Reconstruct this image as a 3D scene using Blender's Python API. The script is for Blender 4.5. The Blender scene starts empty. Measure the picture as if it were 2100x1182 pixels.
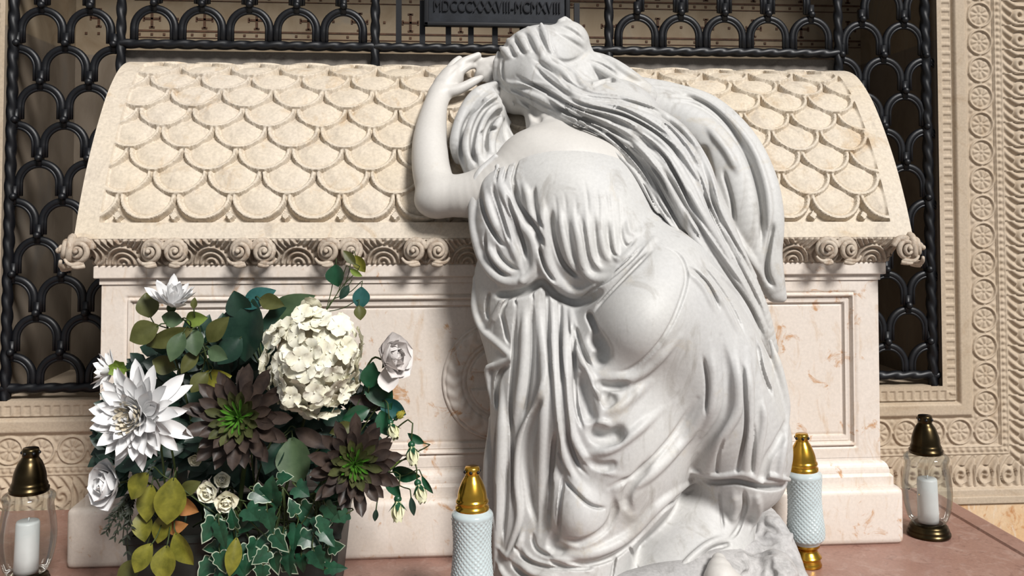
import bpy, bmesh, math, random
import numpy as np
from mathutils import Vector, Matrix

random.seed(7)
RNG = np.random.default_rng(7)
SC = bpy.context.scene
COL = SC.collection
PI = math.pi

# ---------------------------------------------------------------- camera
FPX = 1900.0                       # focal length in pixels of a 2100 px wide frame
PPX, PPY = 1050.0, 364.0           # where the optical axis meets the frame
YAW, PITCH = math.radians(4.7), math.radians(2.0)
HC = 0.815                         # eye height above the stone platform
Y0 = 2.2                           # distance of the sarcophagus cornice
CAM = np.array([0.0, 0.0, HC])
FW = np.array([math.sin(YAW) * math.cos(PITCH), math.cos(YAW) * math.cos(PITCH), math.sin(PITCH)])
RT = np.array([math.cos(YAW), -math.sin(YAW), 0.0])
UP = np.cross(RT, FW)
cd = bpy.data.cameras.new('camera')
cam = bpy.data.objects.new('camera', cd)
COL.objects.link(cam)
cd.sensor_fit = 'HORIZONTAL'
cd.sensor_width = 36.0
cd.lens = 36.0 * FPX / 2100.0
cd.shift_x = 0.0
cd.shift_y = (PPY - 591.0) / 2100.0
cd.clip_start = 0.05
cd.clip_end = 50
M = Matrix.Identity(4)
for i in range(3):
    M[i][0], M[i][1], M[i][2], M[i][3] = RT[i], UP[i], -FW[i], CAM[i]
cam.matrix_world = M
SC.camera = cam

# ---------------------------------------------------------------- light
W = bpy.data.worlds.new('sky')
SC.world = W
W.use_nodes = True
nt = W.node_tree
nt.nodes.clear()
wo = nt.nodes.new('ShaderNodeOutputWorld')
bg = nt.nodes.new('ShaderNodeBackground')
bg.inputs['Color'].default_value = (0.93, 0.96, 1.0, 1)
bg.inputs['Strength'].default_value = 0.22
nt.links.new(bg.outputs[0], wo.inputs[0])

def sun(name, el, az, energy, angle, col):
    """el: height above the horizon; az: degrees to the right of straight-behind-the-camera"""
    l = bpy.data.lights.new(name, 'SUN')
    l.energy = energy
    l.angle = math.radians(angle)
    l.color = col
    o = bpy.data.objects.new(name, l)
    COL.objects.link(o)
    e, a = math.radians(el), math.radians(az)
    src = Vector((math.sin(a) * math.cos(e), -math.cos(a) * math.cos(e), math.sin(e)))
    o.rotation_euler = src.to_track_quat('Z', 'Y').to_euler()
    return o
sun('daylight', 40, 27, 3.7, 15, (1.0, 0.975, 0.94))

SC.view_settings.view_transform = 'Standard'
SC.view_settings.look = 'None'
SC.view_settings.gamma = 1.0
SC.view_settings.use_curve_mapping = False
SC.view_settings.exposure = 0.34

# ---------------------------------------------------------------- helpers
def ray(px, py):
    d = FW + ((px - PPX) / FPX) * RT - ((py - PPY) / FPX) * UP
    return d
def P(px, py, d=0.0):
    """point seen at that pixel, d metres in front of the cornice plane"""
    r = ray(px, py)
    return CAM + r * ((Y0 - d) / r[1])
def PZ(px, py, z=0.0):
    """point seen at that pixel on the level plane z"""
    r = ray(px, py)
    return CAM + r * ((z - HC) / r[2])
def MPP(p):
    """metres per pixel at a point"""
    return float(np.dot(np.asarray(p) - CAM, FW)) / FPX
def pix(p):
    v = np.asarray(p) - CAM
    t = v @ FW
    return PPX + FPX * (v @ RT) / t, PPY - FPX * (v @ UP) / t
def XZ(px, py, d):
    p = P(px, py, d)
    return p[0], p[2]

def link(o, parent=None):
    COL.objects.link(o)
    if parent is not None:
        o.parent = parent
    return o
def mesh_obj(name, verts, faces, mat, parent=None, smooth=True):
    me = bpy.data.meshes.new(name)
    me.from_pydata([tuple(map(float, v)) for v in verts], [], [tuple(map(int, f)) for f in faces])
    if mat is not None:
        me.materials.append(mat)
    if smooth:
        me.polygons.foreach_set('use_smooth', [True] * len(me.polygons))
    me.update()
    o = bpy.data.objects.new(name, me)
    return link(o, parent)
def np_obj(name, V, Q, mat, parent=None, smooth=True):
    """quads given as numpy arrays"""
    me = bpy.data.meshes.new(name)
    V = np.ascontiguousarray(V, dtype=np.float32); Q = np.ascontiguousarray(Q, dtype=np.int32)
    me.vertices.add(len(V)); me.vertices.foreach_set('co', V.ravel())
    me.loops.add(Q.size); me.loops.foreach_set('vertex_index', Q.ravel())
    me.polygons.add(len(Q))
    me.polygons.foreach_set('loop_start', np.arange(0, Q.size, Q.shape[1], dtype=np.int32))
    me.polygons.foreach_set('loop_total', np.full(len(Q), Q.shape[1], dtype=np.int32))
    me.polygons.foreach_set('use_smooth', np.full(len(Q), bool(smooth)))
    me.materials.append(mat)
    me.update(calc_edges=True); me.validate()
    o = bpy.data.objects.new(name, me)
    return link(o, parent)
def empty(name, loc=(0, 0, 0)):
    o = bpy.data.objects.new(name, None)
    o.empty_display_size = 0.05
    o.location = tuple(float(c) for c in loc)
    return link(o)
def tag(o, label, cat, group=None, kind=None):
    o['label'] = label
    o['category'] = cat
    if group: o['group'] = group
    if kind: o['kind'] = kind
    return o
def struct(o):
    o['kind'] = 'structure'
    return o
def adopt(root, *parts):
    """parent parts built in world coordinates to a root that stands somewhere"""
    inv = Matrix.Translation(-Vector(root.location))
    for p in parts:
        p.parent = root
        p.matrix_parent_inverse = inv

class MB:
    """collects shapes for ONE mesh object"""
    def __init__(s):
        s.v, s.f = [], []
    def raw(s, V, F):
        n = len(s.v)
        s.v.extend([tuple(map(float, p)) for p in V])
        s.f.extend([tuple(int(i) + n for i in f) for f in F])
        return s
    def box(s, x0, x1, y0, y1, z0, z1, bev=0.0):
        if bev <= 0:
            V = [(x, y, z) for z in (z0, z1) for y in (y0, y1) for x in (x0, x1)]
            F = [(0, 2, 3, 1), (4, 5, 7, 6), (0, 1, 5, 4), (2, 6, 7, 3), (0, 4, 6, 2), (1, 3, 7, 5)]
            return s.raw(V, F)
        bm = bmesh.new()
        r = bmesh.ops.create_cube(bm, size=1.0)
        for v in bm.verts:
            v.co = Vector(((x0 + x1) / 2 + v.co.x * (x1 - x0), (y0 + y1) / 2 + v.co.y * (y1 - y0), (z0 + z1) / 2 + v.co.z * (z1 - z0)))
        bmesh.ops.bevel(bm, geom=bm.edges[:], offset=bev, segments=3, profile=0.6, affect='EDGES')
        bm.verts.index_update()
        V = [v.co[:] for v in bm.verts]; F = [[v.index for v in f.verts] for f in bm.faces]
        bm.free()
        return s.raw(V, F)
    def tube(s, pts, rad, n=8, cap=True, flat=1.0, ref=None):
        pts = np.asarray(pts, float); m = len(pts)
        rad = np.broadcast_to(np.asarray(rad, float), (m,))
        T = np.gradient(pts, axis=0)
        T /= np.linalg.norm(T, axis=1)[:, None] + 1e-12
        a = np.array(ref if ref is not None else ((0, 0, 1.0) if abs(T[0][2]) < .9 else (1.0, 0, 0)), float)
        V = []; 
        for i in range(m):
            a = a - T[i] * (a @ T[i]); a /= np.linalg.norm(a) + 1e-12
            b = np.cross(T[i], a)
            for k in range(n):
                t = 2 * PI * k / n
                V.append(pts[i] + rad[i] * (math.cos(t) * a * flat + math.sin(t) * b))
        F = [(i * n + k, i * n + (k + 1) % n, (i + 1) * n + (k + 1) % n, (i + 1) * n + k) for i in range(m - 1) for k in range(n)]
        if cap:
            F.append(tuple(range(n - 1, -1, -1))); F.append(tuple((m - 1) * n + k for k in range(n)))
        return s.raw(V, F)
    def lathe(s, prof, c=(0, 0, 0), n=40, mod=None):
        """prof: (r, z) list, turned about a vertical axis through c"""
        V, F = [], []
        for j, (r, z) in enumerate(prof):
            for k in range(n):
                t = 2 * PI * k / n
                rr = r if mod is None else r * mod(t, z)
                V.append((c[0] + rr * math.cos(t), c[1] + rr * math.sin(t), c[2] + z))
        for j in range(len(prof) - 1):
            for k in range(n):
                F.append((j * n + k, j * n + (k + 1) % n, (j + 1) * n + (k + 1) % n, (j + 1) * n + k))
        return s.raw(V, F)
    def ball(s, c, r, nu=14, nv=9, sc=(1, 1, 1)):
        V, F = [], []
        for j in range(nv + 1):
            a = -PI / 2 + PI * j / nv
            for k in range(nu):
                t = 2 * PI * k / nu
                V.append((c[0] + sc[0] * r * math.cos(a) * math.cos(t), c[1] + sc[1] * r * math.cos(a) * math.sin(t), c[2] + sc[2] * r * math.sin(a)))
        for j in range(nv):
            for k in range(nu):
                F.append((j * nu + k, j * nu + (k + 1) % nu, (j + 1) * nu + (k + 1) % nu, (j + 1) * nu + k))
        return s.raw(V, F)
    def build(s, name, mat, parent=None, smooth=True):
        return mesh_obj(name, s.v, s.f, mat, parent, smooth)

def grid_quads(nu, nv):
    i = np.arange(nu - 1)[:, None] * nv + np.arange(nv - 1)[None, :]
    i = i.ravel()
    return np.stack([i, i + nv, i + nv + 1, i + 1], axis=1)
def spline(pts, n):
    """Catmull-Rom through pts (any dimension), n samples"""
    p = np.asarray(pts, float)
    if len(p) == 2:
        t = np.linspace(0, 1, n)[:, None]
        return p[0] * (1 - t) + p[1] * t
    q = np.vstack([2 * p[0] - p[1], p, 2 * p[-1] - p[-2]])
    seg = len(p) - 1
    L = np.concatenate([[0], np.cumsum(np.linalg.norm(np.diff(p[:, :2], axis=0), axis=1) + 1e-9)])
    x = np.linspace(0, L[-1], n)
    k = np.clip(np.searchsorted(L, x, side='right') - 1, 0, seg - 1)
    t = ((x - L[k]) / (L[k + 1] - L[k]))[:, None]
    a, b, c, d = q[k], q[k + 1], q[k + 2], q[k + 3]
    return 0.5 * (2 * b + (c - a) * t + (2 * a - 5 * b + 4 * c - d) * t ** 2 + (3 * b - a - 3 * c + d) * t ** 3)
def sstep(a, b, x):
    t = np.clip((x - a) / (b - a), 0, 1)
    return t * t * (3 - 2 * t)

# ---------------------------------------------------------------- materials
def new_mat(name):
    m = bpy.data.materials.new(name)
    m.use_nodes = True
    nt = m.node_tree
    b = nt.nodes['Principled BSDF']
    return m, nt, b
def N(nt, t, **kw):
    n = nt.nodes.new(t)
    for k, v in kw.items():
        if k in n.inputs: n.inputs[k].default_value = v
        else: setattr(n, k, v)
    return n
def ramp(nt, fac, stops):
    r = nt.nodes.new('ShaderNodeValToRGB')
    e = r.color_ramp.elements
    while len(e) < len(stops): e.new(0.5)
    for el, (p, c) in zip(e, stops):
        el.position = p
        el.color = c if len(c) == 4 else (*c, 1)
    nt.links.new(fac, r.inputs[0])
    return r.outputs[0]
def noise(nt, co, scale, detail=5, rough=.55, dist=0.0, stretch=None):
    if stretch is not None:
        mp = nt.nodes.new('ShaderNodeMapping')
        mp.inputs['Scale'].default_value = stretch
        nt.links.new(co, mp.inputs[0]); co = mp.outputs[0]
    n = N(nt, 'ShaderNodeTexNoise', Scale=scale, Detail=detail, Roughness=rough, Distortion=dist)
    nt.links.new(co, n.inputs['Vector'])
    return n.outputs['Fac']
def mixc(nt, fac, a, b, mode='MIX'):
    m = nt.nodes.new('ShaderNodeMix')
    m.data_type = 'RGBA'; m.blend_type = mode
    for s, v in ((m.inputs[0], fac), (m.inputs[6], a), (m.inputs[7], b)):
        if isinstance(v, (int, float)): s.default_value = v
        elif isinstance(v, tuple): s.default_value = v if len(v) == 4 else (*v, 1)
        else: nt.links.new(v, s)
    return m.outputs[2]
def bump(nt, b, h, strength, dist=.002):
    n = N(nt, 'ShaderNodeBump', Strength=strength, Distance=dist)
    nt.links.new(h, n.inputs['Height'])
    nt.links.new(n.outputs[0], b.inputs['Normal'])
def coords(nt):
    g = nt.nodes.new('ShaderNodeNewGeometry')
    return g.outputs['Position']

KA = .76                            # overall reflectance
def sc(c): return tuple(x * KA for x in c)
def stone(name, base, second, blot, blot_lo, blot_hi, scale=9, rough=.62, bumpy=.25, third=None, grain=.25, stretch=None):
    """stone with slow tone change, stains with a shape of their own and fine grain"""
    base, second, blot = sc(base), sc(second), sc(blot)
    if third is not None: third = sc(third)
    m, nt, b = new_mat(name)
    co = coords(nt)
    c = ramp(nt, noise(nt, co, scale * .45, 4, .5, .4, stretch), [(.32, base), (.68, second)])
    k = ramp(nt, noise(nt, co, scale * 1.3, 8, .68, .9), [(blot_lo, (0, 0, 0)), (blot_hi, (1, 1, 1))])
    c = mixc(nt, k, c, blot)
    if third is not None:
        k2 = ramp(nt, noise(nt, co, scale * 2.1, 6, .6, 1.5, (1, 1, .35)), [(.56, (0, 0, 0)), (.74, (1, 1, 1))])
        c = mixc(nt, k2, c, third)
    g = ramp(nt, noise(nt, co, 140, 3, .6), [(.3, (1 - grain,) * 3), (.7, (1, 1, 1))])
    c = mixc(nt, 1.0, c, g, 'MULTIPLY')
    nt.links.new(c, b.inputs['Base Color'])
    b.inputs['Roughness'].default_value = rough
    bump(nt, b, noise(nt, co, 60, 6, .65), bumpy)
    return m
def plain(name, col, rough=.5, metal=0.0, vary=.15, scale=30, bumpy=0.0, **kw):
    m, nt, b = new_mat(name)
    co = coords(nt)
    if metal < .5: col = sc(col)
    lo = tuple(c * (1 - vary) for c in col); hi = tuple(min(1, c * (1 + vary)) for c in col)
    c = ramp(nt, noise(nt, co, scale, 4), [(.3, lo), (.7, hi)])
    nt.links.new(c, b.inputs['Base Color'])
    b.inputs['Roughness'].default_value = rough
    b.inputs['Metallic'].default_value = metal
    for k, v in kw.items(): b.inputs[k].default_value = v
    if bumpy: bump(nt, b, noise(nt, co, scale * 4, 4), bumpy, .001)
    return m

MAT = {}
MAT['marble'] = stone('statue marble', (.72, .71, .685), (.66, .655, .65), (.62, .55, .44), .58, .80, 7, .55, .15, (.50, .48, .45), .10, (1.6, 1.6, .7))
MAT['skin'] = stone('smooth marble', (.77, .74, .70), (.73, .70, .66), (.66, .57, .46), .62, .82, 7, .5, .08, None, .06)
#MAT['hair'] = stone('hair marble', (.79, .77, .73), (.76, .73, .68), (.66, .56, .42), .56, .76, 9, .55, .15, None, .10)
MAT['limestone'] = stone('cream limestone', (.82, .70, .54), (.80, .70, .58), (.60, .41, .22), .55, .78, 8, .65, .35, (.62, .53, .43), .22)
MAT['cornice'] = stone('weathered limestone', (.62, .51, .40), (.70, .60, .49), (.40, .28, .19), .50, .68, 26, .7, .4, (.34, .27, .22), .25)
MAT['pink'] = stone('pink veined marble', (.88, .77, .67), (.92, .83, .75), (.66, .38, .20), .585, .665, 13, .5, .2, (.78, .62, .48), .10)
MAT['slab'] = stone('red brown marble', (.40, .215, .165), (.46, .27, .215), (.56, .38, .32), .52, .72, 14, .42, .25, (.27, .14, .11), .2)
MAT['wall'] = stone('carved beige stone', (.58, .46, .33), (.63, .51, .385), (.46, .33, .21), .55, .78, 8, .75, .3, None, .18)
MAT['orange'] = stone('orange marble', (.80, .50, .25), (.86, .64, .42), (.62, .30, .12), .52, .66, 22, .45, .2, (.88, .74, .58), .12)
MAT['iron'] = plain('black wrought iron', (.004, .0045, .007), .45, .2, .3, 40)
MAT['plaque'] = plain('dark bronze plaque', (.022, .025, .032), .5, .3, .3, 30, .2)
MAT['letters'] = plain('raised dark letters', (.006, .006, .010), .4, .3, .2, 30)
MAT['grey_stone'] = stone('grey stone strip', (.22, .19, .16), (.27, .24, .21), (.15, .12, .10), .55, .75, 10, .7, .2, None, .2)
MAT['rock'] = stone('rough grey marble', (.55, .54, .54), (.66, .64, .63), (.40, .39, .38), .5, .7, 18, .7, .6, None, .2)

MAT['gold'] = plain('polished gold metal', (.62, .36, .05), .22, 1.0, .25, 20)
MAT['bronze'] = plain('dark bronze metal', (.050, .036, .018), .28, 1.0, .35, 20)
MAT['wax'] = plain('white candle wax', (.82, .83, .85), .45, 0, .06, 20)
MAT['patterned'] = plain('pale blue pressed glass', (.62, .72, .74), .12, 0, .08, 25, **{'Specular IOR Level': .8, 'Coat Weight': .5})
def thin_glass(name, tint):
    m = bpy.data.materials.new(name); m.use_nodes = True
    nt = m.node_tree; nt.nodes.clear()
    o = nt.nodes.new('ShaderNodeOutputMaterial')
    t = N(nt, 'ShaderNodeBsdfTransparent', Color=(*tint, 1)); g = N(nt, 'ShaderNodeBsdfGlossy', Roughness=.04)
    lw = N(nt, 'ShaderNodeLayerWeight', Blend=.22)
    r = nt.nodes.new('ShaderNodeMapRange'); r.inputs[3].default_value = .10; r.inputs[4].default_value = .7
    nt.links.new(lw.outputs['Fresnel'], r.inputs[0])
    mx = nt.nodes.new('ShaderNodeMixShader')
    nt.links.new(r.outputs[0], mx.inputs[0]); nt.links.new(t.outputs[0], mx.inputs[1]); nt.links.new(g.outputs[0], mx.inputs[2])
    nt.links.new(mx.outputs[0], o.inputs[0])
    return m
MAT['glass'] = thin_glass('clear glass', (.90, .92, .90))
def leafy(name, lo, hi, rough=.5, spec=.4, scale=25):
    lo, hi = sc(lo), sc(hi)
    m, nt, b = new_mat(name)
    co = coords(nt)
    c = ramp(nt, noise(nt, co, scale, 4, .6, .3), [(.32, lo), (.68, hi)])
    nt.links.new(c, b.inputs['Base Color'])
    b.inputs['Roughness'].default_value = rough
    b.inputs['Specular IOR Level'].default_value = spec
    bump(nt, b, noise(nt, co, 120, 3), .15, .001)
    return m
MAT['white_petal'] = leafy('white petals', (.98, .97, .97), (1.0, 1.0, 1.0), .6, .2)
MAT['cream_petal'] = leafy('cream petals', (1.0, .95, .72), (1.0, .98, .86), .6, .2, 30)
MAT['rose_petal'] = leafy('pale rose petals', (.82, .76, .73), (.90, .86, .84), .55, .25, 30)
MAT['bud'] = leafy('pale yellow bud', (.72, .72, .38), (.82, .80, .60), .55, .3, 40)
MAT['yellow_bud'] = leafy('yellow bud', (.60, .52, .06), (.70, .64, .15), .55, .3, 40)
MAT['heart'] = leafy('warm flower heart', (.80, .70, .52), (.86, .80, .68), .6, .2, 60)
MAT['olive'] = leafy('olive leaf', (.065, .070, .016), (.115, .12, .035), .5, .35)
MAT['fresh'] = leafy('fresh green leaf', (.16, .24, .035), (.24, .33, .07), .45, .35)
MAT['sage'] = leafy('sage green leaf', (.055, .095, .045), (.10, .155, .075), .5, .35)
MAT['deep'] = leafy('deep green leaf', (.008, .030, .020), (.022, .060, .038), .4, .45)
MAT['teal'] = leafy('bluish green leaf', (.015, .085, .080), (.035, .14, .13), .4, .4)
MAT['gloss'] = leafy('glossy mid green leaf', (.008, .055, .022), (.02, .11, .05), .35, .5)
MAT['yolive'] = leafy('yellow olive leaf', (.11, .11, .012), (.25, .235, .03), .45, .35, 40)
MAT['orange_leaf'] = leafy('orange tinted leaf', (.28, .13, .03), (.46, .20, .07), .5, .3, 40)
MAT['succ_out'] = leafy('brown succulent leaf', (.030, .022, .020), (.085, .058, .045), .45, .4, 30)
MAT['succ_mid'] = leafy('olive succulent leaf', (.050, .055, .022), (.11, .12, .04), .45, .4, 30)
MAT['succ_in'] = leafy('green succulent leaf', (.05, .15, .015), (.10, .28, .03), .4, .4, 40)
MAT['ivy'] = leafy('ivy green', (.006, .040, .018), (.022, .10, .05), .38, .45, 40)
MAT['ivy_edge'] = leafy('ivy cream margin', (.30, .38, .26), (.60, .66, .52), .45, .4, 40)
MAT['stem'] = leafy('green stem', (.03, .05, .012), (.06, .085, .025), .55, .3)
MAT['twig'] = leafy('dark twig', (.010, .014, .008), (.022, .028, .014), .6, .3)
MAT['pot'] = plain('black green planter', (.012, .016, .013), .55, 0, .3, 25, .3)

# ---------------------------------------------------------------- the setting
YW = Y0 + 0.45            # face of the carved wall
YG = Y0 + 0.475            # the iron grille
YB = Y0 + 0.95            # painted wall behind the grille
OX0, OX1, OZ0, OZ1 = -1.187, 1.497, 0.293, 1.95   # opening

def frame_relief(u, v, corner_v=None):
    """height of the carved frame; u = distance out from the opening, v = along it (numpy)"""
    h = np.zeros_like(u)
    # dentil strip
    k = ((v / .026) % 1.0)
    dent = sstep(.10, .2, k) * (1 - sstep(.72, .82, k)) * ((u > .016) & (u < .040))
    h += .001 - .0035 * dent
    h -= .008 * np.exp(-((u - .046) / .0025) ** 2)
    # plain fillet, slightly rounded
    h += .007 * sstep(.048, .056, u) * (1 - sstep(.082, .092, u))
    h -= .004 * np.exp(-((u - .094) / .002) ** 2)
    # guilloche of roundels
    s = .083
    vc = (np.floor(v / s) + .5) * s
    du, dv = u - .135, v - vc
    rho = np.hypot(du, dv); th = np.arctan2(dv, du)
    inb = (u > .096) & (u < .176)
    ring = np.exp(-((rho - .036) / .0032) ** 2)
    a2 = .5 + .5 * np.cos(8 * th)
    ros = .0045 * a2 ** .6 * sstep(.006, .012, rho) * (1 - sstep(.024, .031, rho)) + .005 * np.exp(-(rho / .0055) ** 2)
    wav = np.exp(-((np.abs(du) - .036 * np.abs(np.sin(PI * v / s))) / .003) ** 2) * (np.abs(dv) > .03)
    tri = np.exp(-((np.abs(du) - .030) ** 2 + (s / 2 - np.abs(dv)) ** 2) / .006 ** 2)
    h += inb * (-.005 + .0075 * np.maximum(ring, .8 * wav) + ros * (rho < .034) + .004 * tri)
    # beads
    kb = (v / .020) % 1.0
    bead = np.exp(-(((u - .189) / .007) ** 2)) * (.55 + .45 * np.sin(2 * PI * kb))
    h += .006 * bead * ((u > .176) & (u < .202)) + .004 * np.exp(-((u - .179) / .002) ** 2) + .004 * np.exp(-((u - .2) / .002) ** 2)
    # acanthus scroll: leaning S-leaves in cells
    L = .074
    c = (v / L) % 1.0
    uu = (u - .25) / .045
    r2 = np.hypot(uu - .25, (c - .42) * 1.9); t2 = np.arctan2((c - .42) * 1.9, uu - .25)
    scroll = .5 + .5 * np.cos(9.5 * r2 - t2 * 1.0)
    ribs = .5 + .5 * np.cos(2 * PI * (2.6 * c - .55 * uu * uu + .5 * uu) )
    leaf = np.where(r2 < .62, scroll, ribs)
    h += ((u > .205) & (u < .295)) * (.010 * leaf - .003) * (1 - .5 * np.abs(uu) ** 3)
    # plain outer ledge
    h += .012 * sstep(.297, .303, u)
    return h

def wall_patch(name, x0, x1, z0, z1, step=.0023):
    nx = int((x1 - x0) / step) + 1; nz = int((z1 - z0) / step) + 1
    X, Z = np.meshgrid(np.linspace(x0, x1, nx), np.linspace(z0, z1, nz), indexing='ij')
    uxr, uxl, uz = X - OX1, OX0 - X, OZ0 - Z
    ux = np.maximum(uxr, uxl)
    u = np.maximum(ux, uz)
    side = ux > uz
    # v runs so that a roundel sits on the mitre line
    vs = (Z - OZ0 + .135) + .0415
    vb = np.where(X > 0.16, (X - OX1 - .135), (OX0 - .135 - X)) + .0415
    v = np.where(side, vs, vb)
    h = frame_relief(u, v)
    V = np.stack([X, YW - h, Z], -1).reshape(-1, 3)
    return struct(np_obj(name, V, grid_quads(nx, nz), MAT['wall']))

wr = wall_patch('wall_right', OX1, OX1 + .36, -.05, 1.95)
wb = wall_patch('wall_front_lower_right', 1.02, OX1, -.05, OZ0)
wl = wall_patch('wall_left', OX0 - .30, OX0, -.05, 1.95)
wb2 = wall_patch('wall_front_lower_left', OX0, -.66, -.05, OZ0)
# painted wall behind the grille, its colour darkened to carry the niche's shade
m, nt, b = new_mat('shade toned painted plaster')
co = coords(nt)
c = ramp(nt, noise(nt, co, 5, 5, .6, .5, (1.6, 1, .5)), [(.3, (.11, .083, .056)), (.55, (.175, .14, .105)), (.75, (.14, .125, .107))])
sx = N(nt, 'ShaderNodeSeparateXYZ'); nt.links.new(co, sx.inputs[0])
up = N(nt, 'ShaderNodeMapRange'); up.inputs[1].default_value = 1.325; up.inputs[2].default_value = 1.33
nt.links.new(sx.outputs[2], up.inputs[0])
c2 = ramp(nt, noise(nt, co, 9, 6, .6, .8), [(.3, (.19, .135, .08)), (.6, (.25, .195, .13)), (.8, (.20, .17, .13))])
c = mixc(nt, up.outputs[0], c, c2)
nt.links.new(c, b.inputs['Base Color']); b.inputs['Roughness'].default_value = .8
MAT['painted'] = m
MAT['paint'] = plain('red brown wall paint', (.10, .045, .022), .8, 0, .4, 60)
def sbox(name, mat, *a, bev=0.0):
    return struct(MB().box(*a, bev=bev).build(name, MAT[mat], smooth=False))
sbox('wall_front_lower', 'wall', -.66, 1.02, YW, YW + .1, -.45, OZ0)
sbox('wall_jamb_right', 'painted', OX1, OX1 + .36, YW + .0125, YB + .02, -.05, 1.95)  # both jambs take the dark niche colour, shade put into the paint
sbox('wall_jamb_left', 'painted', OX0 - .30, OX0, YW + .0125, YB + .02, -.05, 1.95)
sbox('wall_sill', 'wall', OX0, OX1, YW + .0125, YB + .02, -.05, OZ0)
sbox('wall_outer_right', 'wall', OX1 + .36, 4.0, YW - .0125, YB + .02, -.05, 2.5)
sbox('wall_outer_left', 'wall', -4.0, OX0 - .30, YW - .0125, YB + .02, -.05, 2.5)
sbox('wall_shade_lintel', 'wall', OX0 - .30, OX1 + .36, YW, YB + .02, 1.95, 2.5)  # unseen top of the opening, added to keep the niche dark
sbox('wall_dado_right', 'orange', 1.0, 4.0, YW - .012, YW + .2, -.6, -.0505)
sbox('wall_dado_left', 'orange', -4.0, -.6, YW - .012, YW + .2, -.6, -.0505)
sbox('trim_dado_right', 'wall', 1.0, 1.86, YW - .02, YW, -.05, -.028, bev=.004)
sbox('trim_dado_left', 'wall', -1.48, -.6, YW - .02, YW, -.05, -.028, bev=.004)

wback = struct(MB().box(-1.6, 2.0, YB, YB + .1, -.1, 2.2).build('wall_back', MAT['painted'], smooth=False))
mb = MB()
yb = YB - .002
def flat(x0, x1, z0, z1): mb.box(x0, x1, yb, YB + .001, z0, z1)
zc = P(417, 40, Y0 - YB)[2]
for row in range(3):
    z = zc + row * .125
    for x0, x1 in ((-1.0, 1.75),):
        flat(x0, x1, z - .043, z - .037)
        flat(x0, x1, z - .064, z - .061)
    i = 0
    x = P(312, 40, Y0 - YB)[0] - .171
    while x < 1.72:
        flat(x - .026, x + .026, z - .0035, z + .0035); flat(x - .004, x + .004, z - .030, z + .030)
        for a in (-1, 1):
            flat(x + a * .026 - .003, x + a * .026 + .003, z - .008, z + .008)
            flat(x - .009, x + .009, z + a * .029 - .003, z + a * .029 + .003)
        for dx in (-.04, .0, .04):
            flat(x + dx - .004, x + dx + .004, z - .056, z - .048)
        flat(x + .083 - .004, x + .083 + .004, z - .004, z + .004)
        x += .171
for x in (-1.02, -1.0):
    for k in range(3):
        flat(x - .02, x + .05, 1.30 - .05 * k, 1.306 - .05 * k)
struct(mb.build('wall_back_painted_crosses', MAT['paint'], wback, smooth=False))

# stone platform under everything
def rounded_slab(name, x0, x1, y0, y1, z0, z1, r, groove=None):
    def inset(d):
        out = []
        X0, X1, Y0_ = x0 + d, x1 - d, y0 + d
        rr = max(r - d, .002)
        for cx, cy, a0, q in ((X1 - rr, Y0_ + rr, -90, rr), (X1 - .002, y1 - .002, 0, .002), (X0 + .002, y1 - .002, 90, .002), (X0 + rr, Y0_ + rr, 180, rr)):
            for k in range(17):
                a = math.radians(a0 + 90 * k / 16)
                out.append((cx + q * math.cos(a), cy + q * math.sin(a)))
        return np.array(out)
    n = 68
    rings = [(0, z0), (0, z1 - .012), (.004, z1 - .003), (.012, z1), (.060, z1), (.064, z1 - .005), (.072, z1 - .005), (.076, z1)]
    V, F = [], []
    for d, z in rings:
        V += [(p[0], p[1], z) for p in inset(d)]
    for j in range(len(rings) - 1):
        for k in range(n):
            F.append((j * n + k, j * n + (k + 1) % n, (j + 1) * n + (k + 1) % n, (j + 1) * n + k))
    F.append(tuple((len(rings) - 1) * n + k for k in range(n)))
    return struct(mesh_obj(name, V, F, MAT['slab'], smooth=False))
rounded_slab('floor_platform', -1.30, 1.450, 1.35, YW - .012, -.30, 0.0, .75)
sbox('floor', 'grey_stone', -4, 4, -1.5, YB, -.62, -.30)

# ---------------------------------------------------------------- iron grille
grille = empty('iron_grille', (.163, YG, OZ0))
tag(grille, 'black wrought iron grille of round arched bars and twisted rods behind the tomb', 'grille')
def rope(p0, p1, r=.0135, pitch=.052):
    p0, p1 = np.array(p0, float), np.array(p1, float)
    L = np.linalg.norm(p1 - p0); t = (p1 - p0) / L
    a = np.array([0, 1.0, 0]); b_ = np.cross(t, a)
    n = int(L / .0045) + 2; k = 16
    s = np.linspace(0, L, n)[:, None]; th = np.linspace(0, 2 * PI, k, endpoint=False)[None, :]
    rr = r * (.80 + .26 * np.abs(np.cos(1.5 * (th - 2 * PI * s / (pitch * 3) * 1.0 * 1.0)))) if False else r * (.78 + .28 * np.abs(np.cos(th * 1.0 + PI * s / pitch)))
    V = p0 + s[..., None] * t + rr[..., None] * (np.cos(th)[..., None] * a + np.sin(th)[..., None] * b_)
    V = V.reshape(-1, 3)
    F = [(i * k + j, i * k + (j + 1) % k, (i + 1) * k + (j + 1) % k, (i + 1) * k + j) for i in range(n - 1) for j in range(k)]
    o = mesh_obj('twisted_rod', V, F, MAT['iron'])
    adopt(grille, o)
zr = 1.282
MX = [-.883, -.175, .505, 1.200]
for x in MX:
    rope((x, YG - .004, 1.10), (x, YG - .004, 1.94))
for a, c in zip(MX[:-1], MX[1:]):
    rope((a, YG - .004, zr), (c, YG - .004, zr))
rope((-1.178, YG - .004, OZ0), (OX0 + .016, YG - .004, 1.94), .015)
rope((1.480, YG - .004, OZ0), (OX1 - .03, YG - .004, 1.94), .015)
rope((OX0, YG - .004, OZ0 + .03), (-.80, YG - .004, OZ0 + .03))
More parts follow.
